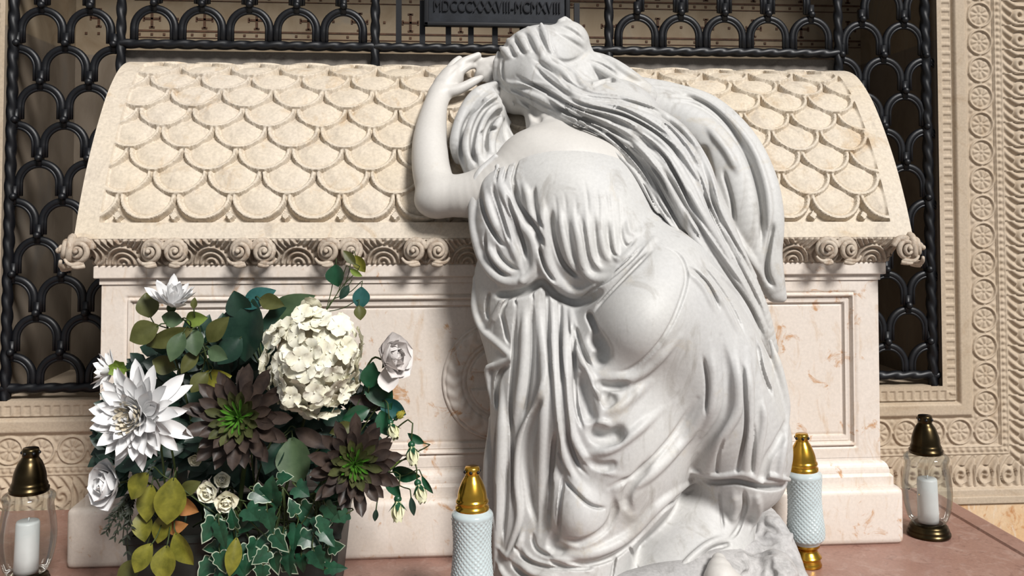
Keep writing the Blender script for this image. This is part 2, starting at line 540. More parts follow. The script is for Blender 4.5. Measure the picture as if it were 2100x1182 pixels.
rope((1.08, YG - .004, OZ0 + .03), (OX1, YG - .004, OZ0 + .03))
# a strip of grey stone just over the lid
sbox('trim_stone_strip', 'grey_stone', -.89, 1.21, YG + .02, YG + .05, 1.20, 1.268)

S_AR, ROW = .131, .107
def arch_mesh(leg, a0=0.0, a1=PI):
    mb = MB()
    r = S_AR / 2 - .002
    pts = [((r - .006) * math.cos(a), 0, (r - .006) * math.sin(a) - r) for a in np.linspace(a0, a1, 19)]
    if a0 == 0: pts = [(r - .006, 0, -r - leg)] + pts
    if a1 == PI: pts = pts + [(-r + .006, 0, -r - leg)]
    mb.tube(pts, .0100, 10, True, .9, (0, 1, 0))
    rr = r - .0165
    pts2 = [(rr * math.cos(a), -.004, rr * math.sin(a) - r) for a in np.linspace(a0, a1, 19)]
    if a0 == 0: pts2 = [(rr, -.004, -r - leg)] + pts2
    if a1 == PI: pts2 = pts2 + [(-rr, -.004, -r - leg)]
    mb.tube(pts2, .0045, 6)
    mb.box(-.008, .008, -.010, .010, -.016, .036)
    mb.ball((0, -.012, .006), .011, 10, 7)
    return mb
am = arch_mesh(ROW - S_AR / 2 - .006).build('arched_bar', MAT['iron'])
am2 = arch_mesh(.045).build('arched_bar', MAT['iron'])
first = {0: True, 1: True}
def put_arch(x, z, short=False):
    src = am2 if short else am
    k = int(short)
    if first[k]: o = src; first[k] = False
    else:
        o = src.copy(); COL.objects.link(o)
    o.parent = grille
    o.location = (x - grille.location.x, 0, z - grille.location.z)
# side panels
for k in range(-4, 10):
    z = 1.380 - ROW * k
    off = 0 if k % 2 == 0 else S_AR / 2
    for x in (-1.229, -1.098, -.967, -.836):
        xx = x + off
        if -1.165 < xx < -.80 and not (z > 1.24 and xx > -.91) and z > .38: put_arch(xx, z)
    for x in (1.143, 1.274, 1.405):
        xx = x + off
        if 1.10 < xx < 1.475 and not (z > 1.24 and xx < 1.23) and z > .38: put_arch(xx, z)
for x, a0, a1 in ((-.9015, PI * .46, PI), (1.2085, 0, PI * .46)):
    o = arch_mesh(ROW - S_AR / 2 - .006, a0, a1).build('arched_bar', MAT['iron'], grille)
    o.location = (x - grille.location.x, 0, 1.273 - grille.location.z)
# the middle panels
zA = 1.391
for a, c in zip(MX[:-1], MX[1:]):
    mid = (a + c) / 2
    for j in range(5):
        x = mid + (j - 2) * .132
        if -.13 < x < .46: continue
        put_arch(x, zA, True)
    for row in range(1, 4):
        for j in range(5):
            x = mid + (j - 2) * .132 + (S_AR / 2 if row % 2 else 0)
            if x + .05 > c or (-.16 < x < .50): continue
            put_arch(x, zA + ROW * row)
# the plaque's carrier: plain square bars in the middle panel
for x in (-.108, -.04, .035, .10, .17, .25, .33, .41):
    o = MB().box(x - .008, x + .008, YG - .008, YG + .006, zr, 1.42).build('square_bar', MAT['iron'], smooth=False)
    adopt(grille, o)
put_arch(-.118, zA, True) if False else None

# ---------------------------------------------------------------- plaque
pa = P(872, 50, Y0 - (YG - .03)); pb = P(1166, 40, Y0 - (YG - .03))
plq = empty('bronze_plaque', ((pa[0] + pb[0]) / 2, YG - .03, pa[2]))
tag(plq, 'dark bronze plaque with raised roman numerals fixed to the grille above the statue', 'plaque')
X0, X1, Zb = pa[0], pb[0], pa[2] + .002
pl = MB().box(X0, X1, YG - .03, YG - .010, Zb, Zb + .36, bev=.004).build('plate', MAT['plaque'])
fr = MB()
fr.box(X0 - .004, X1 + .004, YG - .036, YG - .012, Zb - .006, Zb + .006, bev=.003)
fr.box(X0 - .004, X0 + .010, YG - .036, YG - .012, Zb - .006, Zb + .36, bev=.003)
fr.box(X1 - .010, X1 + .004, YG - .036, YG - .012, Zb - .006, Zb + .36, bev=.003)
frame = fr.build('frame', MAT['iron'])
cu = bpy.data.curves.new('inscription', 'FONT')
cu.body = 'MDCCCXXXVIII-MCMXVIII'
cu.extrude = .003
cu.align_x = 'CENTER'
cu.size = .047
to = bpy.data.objects.new('inscription_curve', cu)
COL.objects.link(to)
bpy.context.view_layer.update()
me = bpy.data.meshes.new_from_object(to.evaluated_get(bpy.context.evaluated_depsgraph_get()))
bpy.data.objects.remove(to)
w = max(v.co.x for v in me.vertices) - min(v.co.x for v in me.vertices)
sxl = (X1 - X0) * .88 / w
for v in me.vertices: v.co.x *= sxl
me.materials.clear(); me.materials.append(MAT['letters'])
tx = link(bpy.data.objects.new('inscription', me))
tx.rotation_euler = (PI / 2, 0, 0)
tx.location = ((X0 + X1) / 2, YG - .0325, Zb + .036)
bpy.context.view_layer.update()
adopt(plq, pl, frame, tx)

# ---------------------------------------------------------------- sarcophagus
sarc = empty('sarcophagus', (.165, Y0 + .2, 0))
tag(sarc, 'cream and pink stone sarcophagus with a fish scale barrel lid on the red brown platform', 'sarcophagus')
LX0, LX1 = -.826, 1.173
PROF = [(0, .748), (.008, .77), (.033, .833), (.067, .905), (.106, .974), (.158, 1.052), (.215, 1.122), (.290, 1.185), (.365, 1.214), (.45, 1.222)]
pr = spline([(a, z) for a, z in PROF], 400)
L = np.concatenate([[0], np.cumsum(np.hypot(*np.diff(pr, axis=0).T))])
LT = L[-1]
def lid_at(s):
    """point (depth, z) and outward normal (depth, z) at arc length s"""
    d = np.interp(s, L, pr[:, 0]); z = np.interp(s, L, pr[:, 1])
    e = .012
    dd = np.interp(s + e, L, pr[:, 0]) - np.interp(s - e, L, pr[:, 0]); dz = np.interp(s + e, L, pr[:, 1]) - np.interp(s - e, L, pr[:, 1])
    n = np.hypot(dd, dz)
    return d, z, -dz / n, dd / n
def scales(X, s):
    bw, bb = .052, .042                        # borders at the ends and bottom
    Wd, R, p = .1285, .0642, .0645
    x0 = LX0 + bw + .031; s0 = bb + .004
    h = np.full_like(X, -.020)
    best = np.full(X.shape, -1)
    for i in range(0, 13):
        off = 0 if i % 2 else Wd / 2
        xc = x0 + .004 + off + np.round((X - x0 - .004 - off) / Wd) * Wd
        sb = s0 + i * p
        sc = sb + R
        dx, ds = X - xc, s - sc
        rho = np.hypot(dx, ds)
        ins = np.where(ds < 0, rho < R, (np.abs(dx) < R) & (ds < p * 1.2))
        e = np.where(ds < 0, R - rho, R - np.abs(dx))
        tilt = .008 * (1 - np.clip((s - sb) / (2.0 * p), 0, 1))
        rim = .0085 * sstep(0, .0025, e) * (1 - sstep(.009, .0125, e)) - .0025 * np.exp(-((e - .0145) / .0022) ** 2)
        dish = .0055 * sstep(.014, .045, e)
        hi = -.014 + tilt + rim + dish - .011 * sstep(.072, .112, s - sb)
        h = np.where(ins, hi, h)
    # small lozenges between the feet of the lowest scales
    xd = x0 + .004 + np.round((X - x0 - .004) / Wd) * Wd
    dia = np.abs(X - xd) / .011 + np.abs(s - (s0 + .013)) / .014
    h = np.where((dia < 1) & (s < s0 + .03), np.maximum(h, -.003), h)
    wear = .0012 * np.sin(X * 37 + 2 * np.sin(s * 23)) * np.sin(s * 41 + np.cos(X * 19))
    h = h + wear
    ex = np.minimum(X - LX0, LX1 - X)
    bord = (ex < bw) | (s < bb)
    edge = np.maximum(1 - sstep(bw - .002, bw + .002, ex), 1 - sstep(bb - .002, bb + .002, s))
    return h * (1 - edge)
nx, ns = 760, 300
X, S_ = np.meshgrid(np.linspace(LX0, LX1, nx), np.linspace(0, LT, ns), indexing='ij')
h = scales(X, S_)
d, z, nd, nz = lid_at(S_)
V = np.stack([X, Y0 + d + nd * h, z + nz * h], -1).reshape(-1, 3)
Q = grid_quads(nx, ns)
lidv, lidq = V, Q
# end faces (fans made of quads down to the foot line)
base = len(V)
extra, eq = [], []
for side, col in ((0, 0), (1, nx - 1)):
    ring = V[col * ns:(col + 1) * ns]
    foot = ring.copy(); foot[:, 2] = .748
    st = base + len(extra) * 1
    extra.extend(foot.tolist())
    for j in range(ns - 1):
        a, b_ = col * ns + j, col * ns + j + 1
        f = (st + j, st + j + 1, b_, a)
        eq.append(f if side == 0 else f[::-1])
V2 = np.vstack([V, np.array(extra)])
Q2 = np.vstack([Q, np.array(eq)])
lid = np_obj('lid', V2, Q2, MAT['limestone'])
bpy_mod = lid.modifiers.new('edge', 'EDGE_SPLIT'); bpy_mod.split_angle = math.radians(50)

def ringloft(x0, x1, y0, y1, prof):
    mb = MB(); V, F = [], []
    for o, z in prof:
        V += [(x0 - o, y0 - o, z), (x1 + o, y0 - o, z), (x1 + o, y1, z), (x0 - o, y1, z)]
    for j in range(len(prof) - 1):
        for k in range(4):
            F.append((j * 4 + k, j * 4 + (k + 1) % 4, (j + 1) * 4 + (k + 1) % 4, (j + 1) * 4 + k))
    n = (len(prof) - 1) * 4
    F.append((n, n + 1, n + 2, n + 3)); F.append((3, 2, 1, 0))
    return mb.raw(V, F)
YE = Y0 + .44
# plain fillet under the cornice and the mouldings at the foot
ledge = ringloft(-.778, 1.104, Y0 + .045, YE, [(.004, .640), (.004, .654), (.013, .655), (.014, .657), (.014, .682), (.012, .684)]).build('upper_fillet', MAT['pink'], smooth=False)
foot_prof = [(.022, .136), (.022, .158), (.018, .163), (.016, .165)] + [(.016 - .016 * (1 - math.cos(t)), .165 + .028 * math.sin(t)) for t in np.linspace(.1, PI / 2, 8)] + [(0, .200)]
footm = ringloft(-.778, 1.104, Y0 + .045, YE, foot_prof).build('foot_moulding', MAT['pink'], smooth=False)
plinth = MB().box(-.833, 1.141, Y0, YE, 0.0, .136, bev=.016).build('plinth', MAT['pink'])
# body: carved front panel and plain sides
nx, nzv = 640, 170
X, Z = np.meshgrid(np.linspace(-.778, 1.104, nx), np.linspace(.1995, .655, nzv), indexing='ij')
e = np.minimum(np.minimum(X + .722, 1.045 - X), np.minimum(Z - .226, .611 - Z))
h = np.where(e > 0, 0, 0.0)
h = h - .004 * np.exp(-((e - .002) / .0022) ** 2) - .007 * np.exp(-((e - .0145) / .003) ** 2) + .004 * sstep(.004, .006, e) * (1 - sstep(.010, .013, e))
h = h - .005 * sstep(.016, .020, e) - .006 * sstep(.027, .030, e) - .003 * np.exp(-((e - .031) / .002) ** 2)
V = np.stack([X, Y0 + .045 - h, Z], -1).reshape(-1, 3)
Q = grid_quads(nx, nzv)
corner = [(-.778, YE, .1995), (-.778, YE, .655), (1.104, YE, .1995), (1.104, YE, .655)]
n = len(V)
left = [n, n + 1, nzv - 1, 0]; right = [(nx - 1) * nzv, nx * nzv - 1, n + 3, n + 2]
body = np_obj('body', np.vstack([V, corner]), np.vstack([Q, [left, right]]), MAT['pink'])
body.modifiers.new('edge', 'EDGE_SPLIT').split_angle = math.radians(50)
# medallion with a cross between rounded lobes
nr, nth = 70, 200
rho, th = np.meshgrid(np.linspace(0, .149, nr), np.linspace(0, 2 * PI, nth), indexing='ij')
a, c = np.abs(rho * np.cos(th)), np.abs(rho * np.sin(th))
ringh = np.sqrt(np.clip(1 - ((rho - .118) / .030) ** 2, 0, 1)) * .011
leafy = .0016 * np.sin(26 * th + 130 * np.abs(rho - .118)) * ((rho > .094) & (rho < .142))
grooves = -.004 * (np.exp(-((rho - .098) / .002) ** 2) + np.exp(-((rho - .139) / .002) ** 2))
lobe_e = np.minimum(np.minimum(a - .016 - .10 * c * c, c - .018 - .1 * a * a), .083 - rho)
lobe = .009 * sstep(0, .004, lobe_e) - .003 * np.exp(-((lobe_e + .001) / .0015) ** 2)
h = np.maximum(ringh + leafy * (ringh > .005) + grooves, 0) + lobe * (rho < .087)
h = np.where(rho > .1485, -.02, h)
CX, CZ = .163, .402
V = np.stack([CX + rho * np.cos(th), Y0 + .0565 - h, CZ + rho * np.sin(th)], -1).reshape(-1, 3)
med = np_obj('medallion', V, grid_quads(nr, nth)[:, ::-1], MAT['pink'])

# cornice: flaring band of acanthus leaves
def cornice_h(x, t):
    """x along, t 0 (foot) .. 1 (top)"""
    sp = .200
    k = ((x + .623 + sp / 2) / sp) % 1.0 - .5           # 0 at a volute pair
    q = (np.abs(k) - .5) * sp                            # 0 midway, negative outwards
    zz = t * .062
    rr = np.hypot(q * 1.0, zz - .004)
    arcs = .5 + .5 * np.cos(2 * PI * rr / .0125)
    fan = .5 + .5 * np.cos(2 * PI * (np.abs(q) * 70 + .9 * np.sin(zz * 70)))
    a = sstep(.040, .048, rr)
    hh = .0125 * (arcs * (1 - a) + fan * a)
    return hh
nx, nt_ = 900, 34
X, T = np.meshgrid(np.linspace(0, 1, nx), np.linspace(0, 1, nt_), indexing='ij')
flare = .034 * (T ** 1.8)
xl = -.786 - flare * 1.1; xr = 1.119 + flare * 1.1
XX = xl + X * (xr - xl)
h = cornice_h(XX, T) * sstep(0, .08, T) * (1 - sstep(.93, 1.0, T))
V = np.stack([XX, Y0 + .034 - flare - h, .6835 + .064 * T], -1).reshape(-1, 3)
Q = grid_quads(nx, nt_)
Vl, Ql = [], []
parts_v, parts_q, n = [V], [Q], len(V)
for sgn in (0, 1):
    ny = 150
    U, T = np.meshgrid(np.linspace(0, 1, ny), np.linspace(0, 1, nt_), indexing='ij')
    flare = .034 * T ** 1.8
    yf = Y0 + .034 - flare
    YY = yf + U * (YE - yf)
    h = cornice_h(YY, T) * sstep(0, .08, T) * (1 - sstep(.93, 1, T))
    XX = (-.786 - flare * 1.1 - h) if sgn == 0 else (1.119 + flare * 1.1 + h)
    v = np.stack([XX, YY, .6835 + .064 * T], -1).reshape(-1, 3)
    q = grid_quads(ny, nt_)
    parts_v.append(v); parts_q.append((q[:, ::-1] if sgn == 0 else q) + n); n += len(v)
top = [(-.825, Y0 + .002, .7475), (1.16, Y0 + .002, .7475), (1.16, YE, .7475), (-.825, YE, .7475)]
parts_v.append(np.array(top)); parts_q.append(np.array([[n, n + 1, n + 2, n + 3]]))
cornice = np_obj('cornice', np.vstack(parts_v), np.vstack(parts_q), MAT['cornice'])
def volute_mesh(sg):
    """a shell-like scroll that winds forward to its eye, with a leaf curl under it"""
    mb = MB()
    t = np.linspace(0, 2 * PI * 2.6, 90)
    f = t / t[-1]
    r = .0235 * (1 - f) ** .8 + .0015
    ang = PI * .95 - t
    pts = np.stack([sg * (r * np.cos(ang)), -.004 - .026 * f ** .8, r * np.sin(ang)], 1)
    mb.tube(pts, .0085 * (1 - .62 * f) , 8)
    mb.ball((0, -.031, 0), .0055, 10, 7)
    c = np.linspace(0, 1, 12)
    pts = np.stack([sg * (-.006 + .034 * c), -.010 - .016 * np.sin(PI * c * .6), -.026 - .013 * c + .022 * c ** 3], 1)
    mb.tube(pts, .0075 * (1 - .6 * c), 7)
    pts = np.stack([sg * (-.010 + .022 * c), -.012 - .012 * np.sin(PI * c * .6), -.032 - .008 * c + .008 * c ** 3], 1)
    mb.tube(pts, .006 * (1 - .5 * c), 7)
    return mb
vm = {1: None, -1: None}
vol_objs = []
def put_volute(x, y, z, sg, rz=0.0, sc=1.0):
    if vm[sg] is None:
        o = volute_mesh(sg).build('volute', MAT['cornice']); vm[sg] = o
    else:
        o = vm[sg].copy(); COL.objects.link(o)
    o.location = (x, y, z); o.rotation_euler = (0, 0, rz); o.scale = (sc,) * 3
    vol_objs.append(o)
for i in range(9):
    x = -.623 + .200 * i
    if 4 <= i <= 7: continue
    for sg in (-1, 1):
        put_volute(x + sg * .0225, Y0 + .004, .7195, sg, sg * .25)
for x, rz in ((-.820, -.75), (1.158, .75)):
    s_ = -1 if rz < 0 else 1
    put_volute(x, Y0 + .006, .722, -s_, rz * 1.7, 1.25)
    put_volute(x + s_ * -.018, Y0 - .004, .721, s_, rz * .3, 1.05)
bpy.context.view_layer.update()
adopt(sarc, lid, ledge, footm, plinth, body, cornice)
for o, pnt in [(med, body)] + [(v, cornice) for v in vol_objs]:
    o.parent = pnt

# ---------------------------------------------------------------- carving kit (signed distance fields)
VOX = .0025
def smin(a, b, k):
    h = np.clip(.5 + .5 * (b - a) / k, 0, 1)
    return b + (a - b) * h - k * h * (1 - h)
def smax(a, b, k):
    return -smin(-a, -b, k)
class Field:
    def __init__(s, lo, hi, vox=None):
        s.h = vox or VOX
        s.lo = np.array(lo, float)
        s.n = np.ceil((np.array(hi) - s.lo) / s.h).astype(int) + 1
        s.a = np.full(s.n, .15, np.float32)
    def sub(s, lo, hi):
        i0 = np.clip(np.floor((np.array(lo) - s.lo) / s.h).astype(int), 0, s.n - 1)
        i1 = np.clip(np.ceil((np.array(hi) - s.lo) / s.h).astype(int) + 1, 1, s.n)
        if np.any(i1 <= i0): return None
        sl = tuple(slice(a, b) for a, b in zip(i0, i1))
        ax = [(s.lo[k] + s.h * np.arange(i0[k], i1[k])).astype(np.float32) for k in range(3)]
        return sl, ax
    def mix(s, sl, d, k, op):
        if op == 'add': s.a[sl] = smin(s.a[sl], d, k)
        elif op == 'cut': s.a[sl] = smax(s.a[sl], -d, k)
        elif op == 'clip': s.a[sl] = smax(s.a[sl], d, k)
    def chain(s, pts, rad, k=.012, op='add', flat=None):
        """swept round form; flat=(direction, factor) squashes it along a direction"""
        pts = np.asarray(pts, np.float32); rad = np.asarray(rad, np.float32)
        m = float(rad.max()) + k + .006
        r = s.sub(pts.min(0) - m, pts.max(0) + m)
        if r is None: return
        sl, ax = r
        T = np.full([len(x) for x in ax], .15, np.float32)
        base = [x[0] for x in ax]
        for i in range(max(1, len(pts) - 1)):
            a = pts[i]; b = pts[min(i + 1, len(pts) - 1)]
            ra, rb = rad[i], rad[min(i + 1, len(pts) - 1)]
            mm = max(ra, rb) + k + .006
            lo = np.minimum(a, b) - mm; hi = np.maximum(a, b) + mm
            j0 = [int(np.clip(np.floor((lo[q] - base[q]) / s.h), 0, len(ax[q]) - 1)) for q in range(3)]
            j1 = [int(np.clip(np.ceil((hi[q] - base[q]) / s.h) + 1, 1, len(ax[q]))) for q in range(3)]
            if any(y <= x for x, y in zip(j0, j1)): continue
            X = ax[0][j0[0]:j1[0], None, None] - a[0]; Y = ax[1][None, j0[1]:j1[1], None] - a[1]; Z = ax[2][None, None, j0[2]:j1[2]] - a[2]
            e = b - a; L2 = float(e @ e) + 1e-12
            t = np.clip((X * e[0] + Y * e[1] + Z * e[2]) / L2, 0, 1)
            d = np.sqrt((X - t * e[0]) ** 2 + (Y - t * e[1]) ** 2 + (Z - t * e[2]) ** 2) - (ra + (rb - ra) * t)
            q = tuple(slice(x, y) for x, y in zip(j0, j1))
            T[q] = np.minimum(T[q], d)
        s.mix(sl, T, k, op)
    def ell(s, c, ax3, rad, k=.03, op='add'):
        """ellipsoid with unit axes ax3 (rows) and radii"""
        c = np.asarray(c, float); R = np.asarray(ax3, float); rad = np.asarray(rad, float)
        ext = np.sqrt(((R * rad[:, None]) ** 2).sum(0)) + k + .01
        r = s.sub(c - ext, c + ext)
        if r is None: return
        sl, ax = r
        X = ax[0][:, None, None] - c[0]; Y = ax[1][None, :, None] - c[1]; Z = ax[2][None, None, :] - c[2]
        u = [(X * R[i][0] + Y * R[i][1] + Z * R[i][2]) / rad[i] for i in range(3)]
        k0 = np.sqrt(u[0] ** 2 + u[1] ** 2 + u[2] ** 2)
        k1 = np.sqrt((u[0] / rad[0]) ** 2 + (u[1] / rad[1]) ** 2 + (u[2] / rad[2]) ** 2) + 1e-6
        s.mix(sl, (k0 * (k0 - 1) / k1).astype(np.float32), k, op)
    def plane(s, p, n, k=.004):
        """keep only the side the normal points away from"""
        n = np.asarray(n, float) / np.linalg.norm(n)
        X = (s.lo[0] + s.h * np.arange(s.n[0]))[:, None, None] - p[0]
        Y = (s.lo[1] + s.h * np.arange(s.n[1]))[None, :, None] - p[1]
        Z = (s.lo[2] + s.h * np.arange(s.n[2]))[None, None, :] - p[2]
        s.a = smax(s.a, (X * n[0] + Y * n[1] + Z * n[2]).astype(np.float32), k)
    def blur(s, times=1):
        for _ in range(times):
            for axis in range(3):
                a = s.a
                b = a.copy()
                sl0 = [slice(None)] * 3; sl1 = [slice(None)] * 3; sl2 = [slice(None)] * 3
                sl0[axis] = slice(0, -2); sl1[axis] = slice(1, -1); sl2[axis] = slice(2, None)
                b[tuple(sl1)] = .5 * a[tuple(sl1)] + .25 * (a[tuple(sl0)] + a[tuple(sl2)])
                s.a = b
    def sample(s, p):
        q = (p - s.lo) / s.h
        i = np.floor(q).astype(int)
        ok = np.all((i >= 0) & (i < s.n - 1), axis=-1)
        i = np.clip(i, 0, s.n - 2); f = np.clip(q - i, 0, 1)
        out = 0
        for a in (0, 1):
            for b in (0, 1):
                for c in (0, 1):
                    w = (f[..., 0] if a else 1 - f[..., 0]) * (f[..., 1] if b else 1 - f[..., 1]) * (f[..., 2] if c else 1 - f[..., 2])
                    out = out + w * s.a[i[..., 0] + a, i[..., 1] + b, i[..., 2] + c]
        return np.where(ok, out, .15)
    def mesh(s, name, mat, parent=None):
        a = s.a
        a[0], a[-1], a[:, 0], a[:, -1], a[:, :, 0], a[:, :, -1] = .1, .1, .1, .1, .1, .1
        ins = a < 0
        n = np.array(a.shape) - 1
        cnt = np.zeros(n, np.int8)
        for dx in (0, 1):
            for dy in (0, 1):
                for dz in (0, 1):
                    cnt += ins[dx:dx + n[0], dy:dy + n[1], dz:dz + n[2]]
        cells = np.argwhere((cnt > 0) & (cnt < 8))
        idx = np.full(n, -1, np.int32)
        idx[tuple(cells.T)] = np.arange(len(cells))
        acc = np.zeros((len(cells), 3)); num = np.zeros(len(cells))
        cv = {}
        for dx in (0, 1):
            for dy in (0, 1):
                for dz in (0, 1):
                    cv[dx, dy, dz] = a[cells[:, 0] + dx, cells[:, 1] + dy, cells[:, 2] + dz]
        for c0 in cv:
            for axx in range(3):
                if c0[axx] == 0:
                    c1 = list(c0); c1[axx] = 1; c1 = tuple(c1)
                    v0, v1 = cv[c0], cv[c1]
                    m_ = (v0 < 0) != (v1 < 0)
                    t = np.where(m_, v0 / np.where(m_, v0 - v1, 1), 0)
                    for q in range(3):
                        acc[:, q] += np.where(m_, c0[q] + (t if q == axx else 0), 0)
                    num += m_
        V = s.lo + (cells + acc / num[:, None]) * s.h
        Q = []
        for axx in range(3):
            sl0 = [slice(1, -1)] * 3; sl1 = [slice(1, -1)] * 3
            sl0[axx] = slice(0, -1); sl1[axx] = slice(1, None)
            A, B = ins[tuple(sl0)], ins[tuple(sl1)]
            for flip in (False, True):
                e = np.argwhere((A & ~B) if not flip else (~A & B))
                off = np.ones(3, int); off[axx] = 0
                e = e + off
                u, w = (axx + 1) % 3, (axx + 2) % 3
                def cid(du, dw):
                    c = e.copy(); c[:, u] -= du; c[:, w] -= dw
                    return idx[c[:, 0], c[:, 1], c[:, 2]]
                q = np.stack([cid(1, 1), cid(0, 1), cid(0, 0), cid(1, 0)], 1)
                if flip: q = q[:, ::-1]
                Q.append(q)
        Q = np.vstack(Q)
        Q = Q[(Q >= 0).all(1)]
        return np_obj(name, V, Q, mat, parent)

def box_of(px0, py0, px1, py1, dn, df):
    """world box around a picture region between two depths (dn nearer)"""
    c = np.array([P(x, y, d) for x in (px0, px1) for y in (py0, py1) for d in (dn, df)])
    return c.min(0), c.max(0)
def hit(fields, pp, d0=.75, d1=-.45, step=.003):
    """depth of the first carved surface met along each line of sight (nan if none)"""
    pp = np.asarray(pp, float)
    n = len(pp)
    R = np.array([ray(x, y) for x, y in pp])
    ds = np.arange(d0, d1, -step)
    t = (Y0 - ds)[None, :] / R[:, 1:2]
    pts = CAM + R[:, None, :] * t[..., None]
    v = np.full(pts.shape[:2], .15)
    for f in fields: v = np.minimum(v, f.sample(pts))
    inside = v < 0
    any_ = inside.any(1); k = inside.argmax(1)
    out = np.where(any_, ds[k], np.nan)
    # refine
    k0 = np.clip(k - 1, 0, None); r = np.arange(n)
    v0, v1 = v[r, k0], v[r, k]
    with np.errstate(all='ignore'):
        fr = np.clip(v0 / (v0 - v1 + 1e-9), 0, 1)
    return np.where(any_, ds[k0] - fr * step, np.nan)
def on(fields, pp, lift=0.0, smooth=4, default=0.0):
    """picture polyline -> points lying on the carved surface, raised by lift"""
    d = hit(fields, pp)
    ok = ~np.isnan(d)
    if not ok.any(): d = np.full(len(pp), default)
    else: d = np.interp(np.arange(len(pp)), np.flatnonzero(ok), d[ok])
    for _ in range(smooth):
        e = d.copy(); e[1:-1] = .25 * d[:-2] + .5 * d[1:-1] + .25 * d[2:]; d = e
    pts = np.array([P(x, y, q) for (x, y), q in zip(pp, d)])
    to = CAM - pts; to /= np.linalg.norm(to, axis=1)[:, None]
    return pts + to * np.broadcast_to(np.asarray(lift, float), (len(pp),))[:, None]
def strand(f, pts, r, lift=0.0, k=.006, op='add', see=None, ends=(0, 0), fade=.3, smooth=5, step=8, deep=0.0):
    """a fold (add) or furrow (cut) traced over the surface; r in pixels.
    ends: 0 lets that end sink into the surface, 1 keeps it full"""
    pts = np.asarray(pts, float)
    L = np.linalg.norm(np.diff(pts[:, :2], axis=0), axis=1).sum()
    n = max(5, int(L / step))
    c = spline(pts, n)
    t = np.linspace(0, 1, n)
    if op == 'cut' and deep > 0 and fade == .3: fade = .22
    w = 1 - (1 - ends[0]) * (1 - sstep(0, fade, t)) - (1 - ends[1]) * sstep(1 - fade, 1, t)
    q = on(see or [f], c[:, :2], 0.0, smooth)
    mp = np.array([MPP(x) for x in q])
    full = r * mp
    rr = full * (.45 + .55 * w)
    to = CAM - q; to /= np.linalg.norm(to, axis=1)[:, None]
    sg = 1 if op == 'add' else -1
    c0 = q + to * (lift * rr - sg * (1 - w) * full * 1.05)[:, None]
    f.chain(c0, rr, k, op)
    if op == 'cut' and deep > 0:                   # a furrow is deeper than it is wide
        f.chain(c0 - to * (deep * .8 * rr * w)[:, None], rr * .85, k * .8, op)
        f.chain(c0 - to * (deep * 1.6 * rr * w)[:, None], rr * .70, k * .8, op)
QUEUE = []
def later(*a, **k): QUEUE.append((a, k))
def flush():
    """furrows are cut after all the folds stand"""
    for a, k in QUEUE: strand(*a, **k)
    QUEUE.clear()
def between(A, B, ts, n=14):
    A = spline(np.asarray(A, float), n); B = spline(np.asarray(B, float), n)
    return [A * (1 - t) + B * t for t in ts]
CR, CU = RT, np.array([0, 0, 1.0])
CFd = np.array([math.sin(YAW), math.cos(YAW), 0.0])
def axes(rot=0.0):
    """in-picture axes turned by rot degrees (counter clockwise): right, up, away"""
    c, s_ = math.cos(math.radians(rot)), math.sin(math.radians(rot))
    return np.array([c * CR + s_ * CU, -s_ * CR + c * CU, CFd])
def blob(f, px, py, d, rx, ry, rd, rot=0, k=.03, op='add'):
    """ellipsoid: rx, ry in pixels, rd in metres"""
    c = P(px, py, d); m = MPP(c)
    f.ell(c, axes(rot), (rx * m, ry * m, rd), k, op)
def limb(f, pts, k=.02, op='add', n=None):
    """chain through (px, py, d, r_px)"""
    p = np.asarray(pts, float)
    L = np.linalg.norm(np.diff(p[:, :2], axis=0), axis=1).sum()
    c = spline(p, n or max(3, int(L / 14)))
    q = np.array([P(*x[:3]) for x in c])
    f.chain(q, np.array([x[3] * MPP(y) for x, y in zip(c, q)]), k, op)

# the sarcophagus front, so that the marble lies against it without biting in
_zz = np.array([-.1, .140, .141, .174, .175, .215, .25, .55, .60, .63, .676, .690, .74, .7485])
_yy = np.array([0, 0, .020, .020, .024, .024, .024, .024, .024, .029, .029, -.008, -.014, -.014])
_dz = pr[:, 1]; _dy = pr[:, 0] - .016
YFZ = np.concatenate([_zz, _dz[_dz > .749]]), np.concatenate([_yy, _dy[_dz > .749]])
def fit_to_tomb(f, gap=.002):
    Z = s_ = f.lo[2] + f.h * np.arange(f.n[2])
    Y = f.lo[1] + f.h * np.arange(f.n[1])
    yf = Y0 + np.interp(Z, *YFZ) - gap
    yf = np.where(Z > 1.22, Y0 + .44, yf)
    g = (Y[:, None] - yf[None, :]).astype(np.float32) * .75
    f.a = smax(f.a, g[None], .004)

# ---------------------------------------------------------------- the mourning figure
statue = empty('mourning_statue', P(1250, 1182, .30) * np.array([1, 1, 0]))
tag(statue, 'white marble statue of a veiled woman weeping over the tomb, head bowed on her arms', 'statue')

# ---- bare skin: head, neck, shoulders, arms and hands as one surface
skin = Field(*box_of(830, 70, 1345, 470, .30, -.42))
blob(skin, 1106, 146, -.175, 80, 84, .098, 20)
limb(skin, [(1085, 170, -.16, 58), (1060, 198, -.155, 40), (1043, 214, -.15, 20)], .015)     # face turned down
limb(skin, [(1036, 182, -.175, 12), (1030, 196, -.18, 8), (1034, 204, -.18, 6)], .01)     # nose
limb(skin, [(1040, 212, -.172, 7), (1050, 218, -.165, 6)], .006)                          # lips
limb(skin, [(1108, 190, -.15, 40), (1112, 240, -.10, 36), (1140, 300, -.01, 56)], .025)       # neck
strand(skin, [(1084, 228), (1092, 250), (1102, 272)], 6, .1, .012, see=[skin])
strand(skin, [(1095, 222), (1104, 248), (1118, 272)], 7, -.1, .012, 'cut')
blob(skin, 1170, 355, .04, 150, 92, .12, -14, .04)
limb(skin, [(1100, 335, .05, 62), (1040, 372, .06, 56), (975, 398, .05, 48), (908, 403, .03, 41)], .03)
